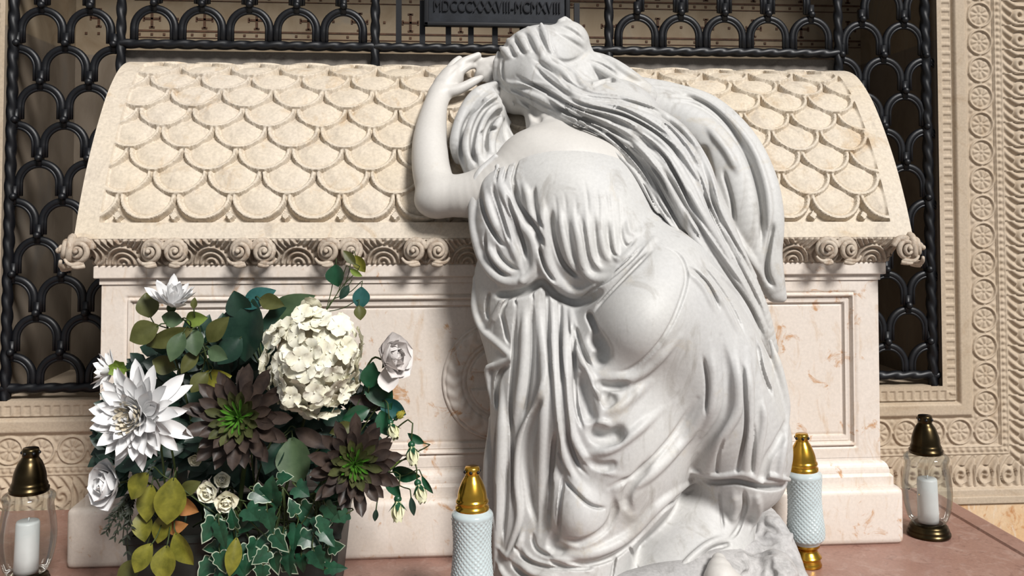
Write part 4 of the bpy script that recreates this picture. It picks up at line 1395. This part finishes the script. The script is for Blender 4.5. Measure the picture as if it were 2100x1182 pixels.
lantern(968, 1272, .302, 'pale patterned glass grave lantern with gold cap, standing at the left edge of the statue', 'gold', 0)
lantern(1905, 1098, .298, 'clear glass grave lantern with dark bronze cap at the right end of the tomb', 'clear', -1.2)
lantern(52, 1205, .298, 'clear glass grave lantern with dark bronze cap at the left edge of the picture', 'clear', 1.2)

# ---------------------------------------------------------------- flowers in a dark planter
frnd = random.Random(11)
def unit(v):
    v = np.asarray(v, float); return v / (np.linalg.norm(v) + 1e-12)
def petal_grid(L, W, curl=.4, cup=.3, belly=.45, tip=1.0, ns=8, nt_=5, base_w=.15, wave=0.0, fold=0.0):
    """sheet along +x, normal +z; belly = where it is widest, tip = how pointed (1 round .. 3 sharp)"""
    V = []
    x = z = 0.0
    xs = []
    for i in range(ns + 1):
        s = i / ns
        a = curl * (s - .2)
        if i: x += L / ns * math.cos(a); z += L / ns * math.sin(a)
        u = s ** (math.log(.5) / math.log(belly))
        w = W * max(base_w * (1 - s), math.sin(PI * min(u, 1)) ** (1.0 / 1.4 if tip <= 1 else .75 * tip))
        if i == ns: w = W * .03
        for j in range(nt_ + 1):
            t = 2 * j / nt_ - 1
            V.append((x - math.sin(a) * cup * w * t * t, w * t, z + math.cos(a) * cup * w * t * t + fold * w * abs(t) + wave * W * math.sin(s * 9 + t * 4) * abs(t)))
    F = [(i * (nt_ + 1) + j, (i + 1) * (nt_ + 1) + j, (i + 1) * (nt_ + 1) + j + 1, i * (nt_ + 1) + j + 1) for i in range(ns) for j in range(nt_)]
    return np.array(V), F
def frame_of(d, up):
    d = unit(d); up = np.asarray(up, float); up = unit(up - d * (up @ d)); y = np.cross(up, d)
    return np.stack([d, y, up], 1)
def add_petal(mb, o, d, up, g):
    V, F = g
    mb.raw(np.asarray(o) + V @ frame_of(d, up).T, F)
def mat_of(o, d, up):
    m = Matrix.Identity(4); R = frame_of(d, up)
    for i in range(3):
        for j in range(3): m[i][j] = R[i][j]
        m[i][3] = float(o[i])
    return m
def facing(ax, ay):
    """bloom axis: turned right by ax and up by ay degrees from straight at the viewer"""
    a, b = math.radians(ax), math.radians(ay)
    return unit(np.array([math.sin(a) * math.cos(b), -math.cos(a) * math.cos(b), math.sin(b)]))
def disc_axes(n):
    a = unit(np.cross([0, 0, 1.0], n)); return a, np.cross(n, a)
POT = P(480, 1130, .22)
def new_thing(name, label, cat, at, group=None):
    r = empty(name, at); tag(r, label, cat, group); return r
def put(mb_or_o, root, name=None, mat=None):
    """world-built shapes become a part of root"""
    o = mb_or_o
    if isinstance(o, MB): o = o.build(name, mat)
    o.parent = root
    o.matrix_parent_inverse = Matrix.Translation(-Vector(root.location))
    return o
def clones(root, name, g, mat, mats):
    """one mesh, many parts"""
    src = None
    for m in mats:
        if src is None:
            o = mesh_obj(name, g[0], g[1], mat); src = o
        else:
            o = src.copy(); COL.objects.link(o)
        o.parent = root
        o.matrix_parent_inverse = Matrix.Translation(-Vector(root.location))
        o.matrix_basis = m
def stem_to_pot(root, p, n, r=.0022, sway=.0, mat='stem', k=None):
    p = np.asarray(p, float)
    f_ = np.clip((pix(p)[0] - 190) / 680, 0, 1)
    q = np.array([pl_x0 + .03 + f_ * (pl_x1 - pl_x0 - .06), Y0 - .22 + frnd.uniform(-.05, .05), .155])
    back = p - n * .05
    mid = (back + q) / 2 + np.array([sway, .03, .02])
    c = spline([p - n * .004, back, mid, q], 22)
    c[:, 1] = np.minimum(c[:, 1], Y0 - .012)
    put(MB().tube(c, r, 7), root, 'stem', MAT[mat])

# planter
pl_x0, pl_x1 = P(300, 1120, .2)[0], P(709, 1120, .2)[0]
py0, py1 = Y0 - .33, Y0 - .05
pz1 = .165
planter = empty('flower_planter', ((pl_x0 + pl_x1) / 2, (py0 + py1) / 2, 0))
tag(planter, 'dark rectangular planter under the bouquet left of the statue, mostly hidden by ivy', 'planter')
mb = MB(); V = []
for z, o in ((.0, -.016), (pz1, 0), (pz1 + .003, .004), (pz1 + .014, .004), (pz1 + .014, -.008), (pz1 - .02, -.010)):
    V += [(pl_x0 - o, py0 - o, z), (pl_x1 + o, py0 - o, z), (pl_x1 + o, py1 + o, z), (pl_x0 - o, py1 + o, z)]
F = [(j * 4 + k, j * 4 + (k + 1) % 4, (j + 1) * 4 + (k + 1) % 4, (j + 1) * 4 + k) for j in range(5) for k in range(4)]
F += [(3, 2, 1, 0), (20, 21, 22, 23)]
put(mb.raw(V, F), planter, 'box', MAT['pot']).data.polygons.foreach_set('use_smooth', [False] * 22)

# dark filler foliage: nobody could count these leaves
fm = MB()
for i in range(1150):
    a = frnd.uniform(0, 2 * PI); q = math.sqrt(frnd.random())
    x = 490 + 265 * q * math.cos(a); y = 905 + 225 * q * math.sin(a)
    if y > 1100: x = 500 + (x - 500) * .8
    d = .09 + frnd.uniform(0, .15) * (1 - q * .6)
    o = P(x, y, d)
    dr = unit(np.array([math.cos(a) + frnd.uniform(-.6, .6), frnd.uniform(-.9, .1), -math.sin(a) * .8 + frnd.uniform(-.7, .5)]))
    L = frnd.uniform(.030, .058)
    if o[2] < .26 and pl_x0 - .06 < o[0] < pl_x1 + .06 and o[1] > py0 - .06: continue
    add_petal(fm, o, dr, (0, -1, .4), petal_grid(L, L * .30, -.5, .2, .5, 1.6, 4, 2))
for i in range(14):
    x = 360 + i * 24
    p = P(x + frnd.uniform(-20, 20), 880 + frnd.uniform(-60, 60), .12)
    q = np.array([np.clip(p[0], pl_x0 + .03, pl_x1 - .03), Y0 - .2, .155])
    fm.tube(spline([p, (p + q) / 2 + np.array([0, .02, 0]), q], 9), .002, 5)
fil = fm.build('filler_foliage', MAT['deep'])
tag(fil, 'dark green filler leaves deep inside the bouquet behind the blooms', 'foliage', kind='stuff')

# white dahlias
def dahlia(px, py, d, R, n, label, rings, mat='white_petal', heart=True, group='white dahlias', seed=0):
    rn = random.Random(seed)
    c = P(px, py, d); root = new_thing('white_dahlia', label, 'flower', c, group)
    R = R * MPP(c)
    a, b = disc_axes(n)
    for (num, l, w, el, curl, z) in rings:
        mats = []
        for k in range(num):
            ph = 2 * PI * (k + rn.uniform(-.22, .22)) / num + z * 40
            e = math.radians(el + rn.uniform(-13, 13))
            rad = math.cos(ph) * a + math.sin(ph) * b
            dr = math.cos(e) * rad + math.sin(e) * n
            up = -math.sin(e) * rad + math.cos(e) * n
            m = mat_of(c + n * z * R + rad * R * .04, dr, up)
            m = m @ Matrix.Rotation(rn.uniform(-.45, .45), 4, 'X') @ Matrix.Scale(rn.uniform(.80, 1.1), 4)
            mats.append(m)
        clones(root, 'petal', petal_grid(R * l, R * w, curl, .4, .60, 1.0, 9, 5, .3, .03), MAT[mat], mats)
    if heart:
        hb = MB()
        for k in range(30):
            ph = k * 2.4; q = math.sqrt(k / 30) * .27 * R
            add_petal(hb, c + n * R * .40 + q * (math.cos(ph) * a + math.sin(ph) * b), n + .5 * (math.cos(ph) * a + math.sin(ph) * b), -(math.cos(ph) * a + math.sin(ph) * b), petal_grid(R * .20, R * .06, .5, .4, .5, 1.0, 5, 2))
        put(hb, root, 'heart', MAT['heart'])
    put(MB().ball(c - n * R * .08, R * .16, 12, 8), root, 'calyx', MAT['stem'])
    stem_to_pot(root, c - n * R * .1, n)
    return root
dahlia(290, 852, .40, 104, facing(-14, 6), 'large white dahlia with layered petals at the left side of the bouquet',
       [(15, 1.0, .140, -8, .3, -.05), (17, .96, .14, 6, .3, .0), (17, .88, .14, 19, .35, .05), (16, .77, .135, 32, .4, .09), (15, .64, .12, 44, .5, .13), (12, .50, .10, 56, .6, .17), (8, .38, .085, 68, .6, .20)], seed=5)
dahlia(352, 628, .30, 62, facing(30, 62), 'small white dahlia seen from the side, above olive leaves at the top left',
       [(12, .95, .16, 28, .5, 0), (11, .95, .16, 46, .5, .04), (9, .85, .15, 64, .6, .08)], heart=False, seed=8)
r_ = dahlia(232, 762, .34, 50, facing(-75, 12), 'small white dahlia turned away with a green calyx, above the large dahlia', [(11, .95, .17, 20, .5, 0), (9, .85, .16, 45, .6, .05)], heart=False, seed=9)
cal = MB(); c = P(246, 756, .355)
for k in range(7):
    ph = 2 * PI * k / 7
    add_petal(cal, c, (math.cos(ph), -.5, math.sin(ph)), (0, -1, 0), petal_grid(.024, .009, .5, .3, .5, 1.3, 5, 2))
put(cal, r_, 'calyx', MAT['fresh'])

# hydrangea head
c = P(645, 738, .33); hyd = new_thing('cream_hydrangea', 'big round cream hydrangea head in the middle of the bouquet', 'flower', c)
mp = MPP(c); Rx, Rz, Ry = 98 * mp, 112 * mp, 80 * mp
fl = MB()
for k in range(4):
    ph = PI / 2 * k + .3
    add_petal(fl, (0, 0, 0), (math.cos(ph), math.sin(ph), .25), (-.25 * math.cos(ph), -.25 * math.sin(ph), 1), petal_grid(.0235, .0135, -.4, .2, .62, .85, 6, 5, .3, .14))
fl.ball((0, 0, .002), .0018, 8, 5)
src = fl.build('floret', MAT['cream_petal'])
ga = PI * (3 - math.sqrt(5))
i0 = True
for i in range(118):
    z = 1 - 2 * (i + .5) / 118; ph = i * ga; r0 = math.sqrt(1 - z * z)
    v = np.array([r0 * math.cos(ph), r0 * math.sin(ph), z])
    if v[1] > .25: continue
    v = unit(v + np.array([frnd.uniform(-.08, .08) for _ in range(3)]))
    p = c + v * np.array([Rx, Ry, Rz]) * frnd.uniform(.80, 1.02)
    nrm = unit(v / np.array([Rx, Ry, Rz]) + np.array([frnd.uniform(-6, 6) for _ in range(3)]))
    t = unit(np.cross(nrm, [frnd.uniform(-1, 1), frnd.uniform(-1, 1), 1.1]))
    m = mat_of(p, t, nrm) @ Matrix.Rotation(frnd.uniform(0, 6), 4, 'Z') @ Matrix.Scale(frnd.uniform(.85, 1.15), 4)
    if i0: o = src; i0 = False
    else: o = src.copy(); COL.objects.link(o)
    o.parent = hyd; o.matrix_parent_inverse = Matrix.Translation(-Vector(hyd.location)); o.matrix_basis = m
put(MB().ball(c, 1, 20, 14, (Rx * .8, Ry * .8, Rz * .8)), hyd, 'core', MAT['heart'])
stem_to_pot(hyd, c + np.array([0, .04, -.03]), facing(0, 0), .0035)

# succulent rosettes
def succulent(px, py, d, R, n, label, seed):
    rn = random.Random(seed)
    c = P(px, py, d); root = new_thing('succulent_rosette', label, 'succulent', c, 'dark succulent rosettes')
    R = R * MPP(c); a, b = disc_axes(n)
    for (num, l, w, el, mat, z) in ((13, 1.0, .125, 4, 'succ_out', -.05), (13, .95, .12, 14, 'succ_out', 0), (13, .82, .11, 25, 'succ_out', .03), (12, .66, .085, 33, 'succ_mid', .05), (12, .52, .062, 40, 'succ_mid', .07), (13, .46, .030, 38, 'succ_in', .09), (14, .36, .022, 55, 'succ_in', .10), (10, .24, .018, 75, 'succ_in', .10)):
        mats = []
        for k in range(num):
            ph = 2 * PI * (k + rn.uniform(-.15, .15)) / num + z * 57
            e = math.radians(el + rn.uniform(-6, 6)); rad = math.cos(ph) * a + math.sin(ph) * b
            m = mat_of(c + n * z * R, math.cos(e) * rad + math.sin(e) * n, -math.sin(e) * rad + math.cos(e) * n)
            mats.append(m @ Matrix.Rotation(rn.uniform(-.2, .2), 4, 'X') @ Matrix.Scale(rn.uniform(.9, 1.08), 4))
        clones(root, 'leaf', petal_grid(R * l, R * w, .35, .45, .74, .9, 9, 4, .28), MAT[mat], mats)
    stem_to_pot(root, c - n * R * .08, n, .005)
succulent(492, 858, .36, 112, facing(-4, 14), 'brown and green succulent rosette in the middle of the bouquet, below the hydrangea', 3)
succulent(726, 952, .36, 100, facing(10, 12), 'brown and green succulent rosette at the lower right of the bouquet', 4)

# roses
def rose(px, py, d, R, n, label, seed, mat='rose_petal', name='white_rose', group='open white roses', calyx=True):
    rn = random.Random(seed); c = P(px, py, d); root = new_thing(name, label, 'flower', c, group)
    R = R * MPP(c); a, b = disc_axes(n); mb = MB()
    for (num, l, w, el, curl, off) in ((5, 1.15, .68, 34, -.25, .10), (5, 1.08, .62, 54, .1, .14), (5, 1.0, .55, 68, .5, .12), (4, .92, .42, 78, .7, .07), (3, .86, .3, 86, .8, .03)):
        for k in range(num):
            ph = 2 * PI * (k + rn.uniform(-.12, .12)) / num + l * 9
            e = math.radians(el + rn.uniform(-6, 6)); rad = math.cos(ph) * a + math.sin(ph) * b
            add_petal(mb, c - n * R * .55 + rad * R * off, math.cos(e) * rad + math.sin(e) * n, -rad * math.sin(e) + n * math.cos(e), petal_grid(R * l, R * w, curl + .35, .45, .62, .8, 9, 6, .4, .05))
    put(mb, root, 'bloom', MAT[mat])
    cm = MB()
    for k in range(5):
        ph = 2 * PI * k / 5; rad = math.cos(ph) * a + math.sin(ph) * b
        add_petal(cm, c - n * R * .58, rad * .9 + n * .6, n - rad, petal_grid(R * .7, R * .13, -.4, .2, .4, 1.6, 5, 2))
    put(cm, root, 'calyx', MAT['stem'])
    stem_to_pot(root, c - n * R * .55, n)
    return root
rose(216, 994, .36, 50, facing(-38, 8), 'white rose at the lower left of the bouquet, under the large dahlia', 2, 'white_petal')
rr_ = rose(808, 732, .24, 50, facing(48, 16), 'pale pinkish rose reaching out to the right of the hydrangea', 6)
fp = MB(); add_petal(fp, P(795, 750, .25), (.06, -.15, -1), (0, -1, -.2), petal_grid(.055, .022, .3, .25, .55, .9, 8, 4)); put(fp, rr_, 'fallen_petal', MAT['rose_petal'])

def bud(px, py, d, R, n, label, mat='bud', group='pale rosebuds at the right of the bouquet'):
    c = P(px, py, d); root = new_thing('rosebud', label, 'flower', c, group)
    R = R * MPP(c); a, b = disc_axes(n); mb = MB()
    for (num, l, w, el, off) in ((5, 1.9, .62, 76, .16), (4, 1.8, .5, 84, .08), (3, 1.7, .4, 88, .03)):
        for k in range(num):
            ph = 2 * PI * k / num + l * 5; e = math.radians(el); rad = math.cos(ph) * a + math.sin(ph) * b
            add_petal(mb, c - n * R * .9 + rad * R * off, math.cos(e) * rad + math.sin(e) * n, -rad * math.sin(e) + n * math.cos(e), petal_grid(R * l, R * w, .35, .55, .5, .9, 8, 5, .4))
    put(mb, root, 'bloom', MAT[mat])
    cm = MB()
    for k in range(5):
        ph = 2 * PI * k / 5 + .4; rad = math.cos(ph) * a + math.sin(ph) * b
        add_petal(cm, c - n * R * .95, rad * .75 + n * .8, n * .75 - rad * .8, petal_grid(R * 1.35, R * .24, .15, .3, .35, 1.5, 6, 2))
    cm.ball(c - n * R * .95, R * .34, 10, 7)
    put(cm, root, 'calyx', MAT['gloss'])
    stem_to_pot(root, c - n * R * 1.0, n, .0016, k=.10)
bud(846, 934, .28, 22, facing(20, -70), 'pale yellow green rosebud hanging highest at the right of the bouquet')
bud(862, 1012, .28, 22, facing(35, -62), 'pale pinkish rosebud hanging farthest right over the plinth')
bud(816, 1048, .29, 24, facing(5, -75), 'pale green rosebud hanging lowest at the right of the bouquet')
bud(806, 884, .27, 20, facing(30, -50), 'small cream rosebud at the right edge of the lower succulent')
bud(820, 852, .25, 13, facing(60, 40), 'tiny yellow bud above the rosebuds at the right', 'yellow_bud')
def small_rose(px, py, d, R, n, label, seed):
    rose(px, py, d, R, n, label, seed, 'cream_petal', 'small_cream_rose', 'small cream roses among the ivy')
small_rose(426, 1010, .36, 23, facing(-10, 5), 'small cream rose left of its pair, above the ivy', 21)
small_rose(464, 1030, .37, 24, facing(12, -8), 'small cream rose right of its pair, above the ivy', 22)
small_rose(455, 986, .34, 17, facing(15, 30), 'small cream rose half hidden above the cream pair', 23)
small_rose(400, 944, .32, 15, facing(0, -20), 'small cream rose under the left succulent, beside the big dahlia', 24)

# leaf branches: (px, py, angle of the leaf in the picture, length px, width px, material)
def branch(name, label, cat, d, start, leaves, mat_stem='stem', kind='ovate', group=None, r=.0018):
    base = P(*start, d); root = new_thing(name, label, cat, base, group)
    pts = []
    cx = np.mean([l[0] for l in leaves]); cy = np.mean([l[1] for l in leaves])
    centre = P((cx + start[0]) / 2, (cy + start[1]) / 2, d - .03)
    st = MB()
    for i, (px, py, ang, L, Wd, mat) in enumerate(leaves):
        dd = d + frnd.uniform(-.02, .03)
        a = math.radians(ang); dr = math.cos(a) * RT + math.sin(a) * np.array([0, 0, 1.0]) - FW * frnd.uniform(.05, .45)
        m = MPP(P(px, py, dd))
        c = P(px, py, dd); o = c - unit(dr) * L * m * .5
        up = -FW + (.9 if kind == 'ivy' else .5) * np.array([frnd.uniform(-.8, .8), 0, frnd.uniform(-.3, .8)])
        lb = MB()
        if kind == 'ivy':
            add_ivy(lb, o, dr, up, L * m, Wd * m)
            ob = lb.build('leaf', MAT['ivy']); ob.data.materials.append(MAT['ivy_edge'])
            for p_ in ob.data.polygons: p_.material_index = IVY_IDX[p_.index % len(IVY_IDX)]
            put(ob, root)
            if frnd.random() < .55:
                for p_ in ob.data.polygons: p_.material_index = 0
        else:
            add_petal(lb, o, dr, up, petal_grid(L * m, Wd * m * .5, -.35, .15, .46, 1.15, 10, 6, .12, .03, .22))
            put(lb, root, 'leaf', MAT[mat])
        # stalk joins the leaf to the branch
        hub = centre if i % 2 else base
        st.tube(spline([o + unit(dr) * L * m * .06, o - unit(dr) * .012 + FW * .006, (o + hub) / 2 + FW * .012, hub], 10), r * .75, 6)
    st.tube(spline([centre, base, (base + POT) / 2 + np.array([0, .03, 0]), np.array([np.clip(base[0], pl_x0 + .03, pl_x1 - .03), Y0 - .2, .155])], 16), r, 6)
    put(st, root, 'stem', MAT[mat_stem])
    return root
# ivy leaf outline with a pale margin
def ivy_outline():
    key = [(0, .02), (-.10, .20), (-.02, .46), (.22, .40), (.36, .52), (.52, .34), (.70, .26), (1.0, 0)]
    h = spline(key, 29)
    o = np.vstack([h, (h * [1, -1])[::-1][1:]])
    return o
IVY_O = ivy_outline(); _n = len(IVY_O); _c = np.array([.34, 0])
IVY_V = []; IVY_F = []; IVY_IDX = []
for sc_ in (1.0, .90, .5, .02):
    for p in IVY_O:
        q = _c + (p - _c) * sc_
        IVY_V.append((q[0], q[1], -.18 * q[0] ** 2 + .16 * abs(q[1]) * (1 - .3 * sc_)))
for j in range(3):
    for k in range(_n):
        IVY_F.append((j * _n + k, (j + 1) * _n + k, (j + 1) * _n + (k + 1) % _n, j * _n + (k + 1) % _n)); IVY_IDX.append(1 if j == 0 else 0)
IVY_V = np.array(IVY_V)
def add_ivy(mb, o, d, up, L, Wd):
    mb.raw(np.asarray(o) + (IVY_V * np.array([L, Wd, L])) @ frame_of(d, up).T, IVY_F)

branch('olive_leaf_branch', 'branch of broad olive leaves under the small top left dahlia', 'leaves', .29, (420, 720),
       [(303, 626, 100, 52, 46, 'olive'), (294, 684, 205, 64, 52, 'olive'), (345, 694, 200, 100, 40, 'olive'), (352, 654, 170, 46, 34, 'sage'), (402, 654, 5, 52, 34, 'fresh'), (362, 712, 250, 64, 38, 'sage'), (398, 702, 285, 58, 42, 'sage'), (446, 676, 50, 70, 40, 'olive'), (446, 726, 340, 50, 34, 'sage'), (388, 742, 240, 56, 30, 'olive'), (335, 748, 160, 52, 40, 'olive'), (398, 622, 85, 24, 14, 'olive'), (440, 780, 15, 70, 46, 'yolive'), (408, 785, 230, 50, 36, 'olive')])
branch('dark_leaf_branch', 'branch of large dark green leaves between the top left dahlia and the hydrangea', 'leaves', .24, (540, 760),
       [(505, 678, 262, 130, 112, 'deep'), (490, 625, 110, 60, 54, 'deep'), (530, 612, 30, 76, 44, 'teal'), (556, 620, 350, 60, 34, 'olive'), (592, 632, 30, 120, 52, 'sage'), (570, 660, 200, 80, 60, 'deep'), (470, 720, 230, 70, 50, 'deep'), (545, 720, 300, 76, 60, 'deep')])
branch('dark_leaf_branch', 'single wide dark leaf between the two succulents', 'leaves', .33, (560, 900), [(606, 946, 285, 96, 76, 'sage'), (560, 940, 240, 70, 50, 'deep'), (640, 900, 340, 90, 34, 'succ_out')])
branch('green_leaf_branch', 'blue green leaves under the pale rose at the right of the hydrangea', 'leaves', .22, (720, 860),
       [(780, 800, 300, 90, 60, 'gloss'), (806, 838, 330, 60, 44, 'teal'), (752, 826, 165, 80, 34, 'succ_out'), (730, 850, 200, 60, 34, 'gloss'), (700, 880, 200, 50, 30, 'olive'), (760, 770, 80, 56, 40, 'gloss'), (790, 870, 290, 56, 40, 'gloss')])
branch('green_leaf_branch', 'bright green leaves around the hanging rosebuds', 'leaves', .26, (780, 985),
       [(832, 972, 350, 62, 34, 'gloss'), (806, 996, 300, 60, 30, 'gloss'), (852, 900, 150, 40, 18, 'gloss'), (846, 1040, 280, 40, 14, 'deep'), (770, 1058, 265, 26, 12, 'deep'), (800, 950, 20, 44, 26, 'fresh'), (876, 996, 300, 44, 14, 'gloss')])
branch('ivy_sprig', 'ivy sprig with teal leaves rising above the hydrangea', 'ivy', .22, (668, 640),
       [(690, 566, 275, 46, 44, 'gloss'), (738, 542, 300, 40, 26, 'yolive'), (716, 528, 130, 38, 20, 'olive'), (740, 612, 268, 46, 36, 'teal'), (738, 642, 280, 30, 26, 'olive'), (706, 600, 240, 34, 18, 'deep'), (730, 560, 330, 30, 14, 'fresh')], r=.0013)
branch('yellow_leaf_branch', 'trailing branch of yellow olive leaves with orange tinted ones at the lower left', 'leaves', .37, (350, 985),
       [(284, 998, 235, 62, 48, 'yolive'), (304, 1034, 265, 74, 46, 'yolive'), (294, 1080, 280, 62, 44, 'yolive'), (349, 1030, 265, 96, 64, 'yolive'), (332, 1084, 255, 70, 38, 'yolive'), (337, 1158, 268, 72, 52, 'yolive'), (376, 1128, 300, 76, 50, 'yolive'), (292, 1146, 240, 64, 42, 'yolive'), (378, 1036, 330, 66, 44, 'orange_leaf'), (362, 1082, 20, 52, 28, 'orange_leaf'), (262, 1172, 230, 56, 40, 'olive'), (390, 1000, 30, 48, 30, 'olive'), (478, 1144, 265, 76, 34, 'yolive')])
ivs = [(556, 1004, 70, 74, 66), (508, 1072, 215, 70, 62), (552, 1072, 300, 56, 54), (548, 1112, 200, 70, 64), (562, 1152, 280, 66, 60), (600, 1038, 120, 40, 40), (602, 1108, 265, 66, 44), (662, 1090, 320, 66, 58), (640, 1112, 250, 50, 46), (676, 1058, 40, 56, 50), (594, 1164, 330, 56, 52), (428, 1092, 230, 66, 58), (432, 1044, 150, 44, 42), (626, 1060, 300, 52, 48), (652, 1150, 280, 58, 54), (690, 1122, 340, 48, 46), (690, 1166, 10, 50, 30), (470, 1102, 250, 52, 50), (446, 1142, 220, 54, 50), (520, 1130, 260, 56, 52), (476, 1062, 120, 44, 40), (584, 980, 30, 44, 40), (620, 1008, 330, 48, 44), (528, 1030, 160, 44, 42), (618, 1150, 240, 46, 44), (505, 1166, 230, 50, 44), (420, 1170, 250, 52, 46), (680, 1020, 20, 44, 40)]
for _ in range(34):
    x_ = frnd.uniform(425, 700)
    ivs.append((x_, frnd.uniform(1075 if x_ < 500 else 1000, 1180), frnd.uniform(190, 350), frnd.uniform(44, 60), frnd.uniform(40, 54)))
groups_ = [[v for v in ivs if v[0] < 535], [v for v in ivs if 535 <= v[0] < 612], [v for v in ivs if v[0] >= 612]]
for g_, lab, st_ in zip(groups_, ('variegated ivy trail under the cream roses, with pale leaf margins', 'variegated ivy trail hanging in front of the planter, nearest its middle', 'variegated ivy trail at the right end of the planter, under the lower succulent'), ((470, 1020), (580, 1000), (650, 1010))):
    branch('variegated_ivy', lab, 'ivy', .36, st_, [(v[0], v[1], v[2] + frnd.uniform(-30, 30), v[3] * frnd.uniform(.72, 1.0), v[4] * frnd.uniform(.7, .95), 'ivy') for v in g_], kind='ivy', group='ivy trails over the planter')
# fine dark sprig
base = P(262, 1010, .35); spr = new_thing('dark_sprig', 'fine dark needle leaved sprig hanging below the left white rose', 'leaves', base)
sm = MB(); lm = MB()
for j, (x, y) in enumerate(((236, 1100), (218, 1090), (252, 1105), (226, 1060), (268, 1080), (262, 1130))):
    c = spline([P(275, 1000, .33), P((262 + x) / 2, (1010 + y) / 2 + 6, .37), P(x, y, .375)], 14)
    sm.tube(c, .0011, 5)
    for i in range(3, 14):
        for sgn in (-1, 1):
            add_petal(lm, c[i], unit(c[i] - c[i - 1]) + sgn * .9 * RT + np.array([frnd.uniform(-.4, .4), frnd.uniform(-.5, .2), frnd.uniform(-.4, .4)]), (0, -1, .3), petal_grid(.013, .0022, .2, .1, .4, 1.4, 3, 2))
sm.tube(spline([P(275, 1000, .33), P(300, 1040, .25), np.array([pl_x0 + .04, Y0 - .2, .155])], 8), .0014, 5)
put(sm, spr, 'stem', MAT['twig']); put(lm, spr, 'foliage', MAT['twig'])
bpy.context.view_layer.update()
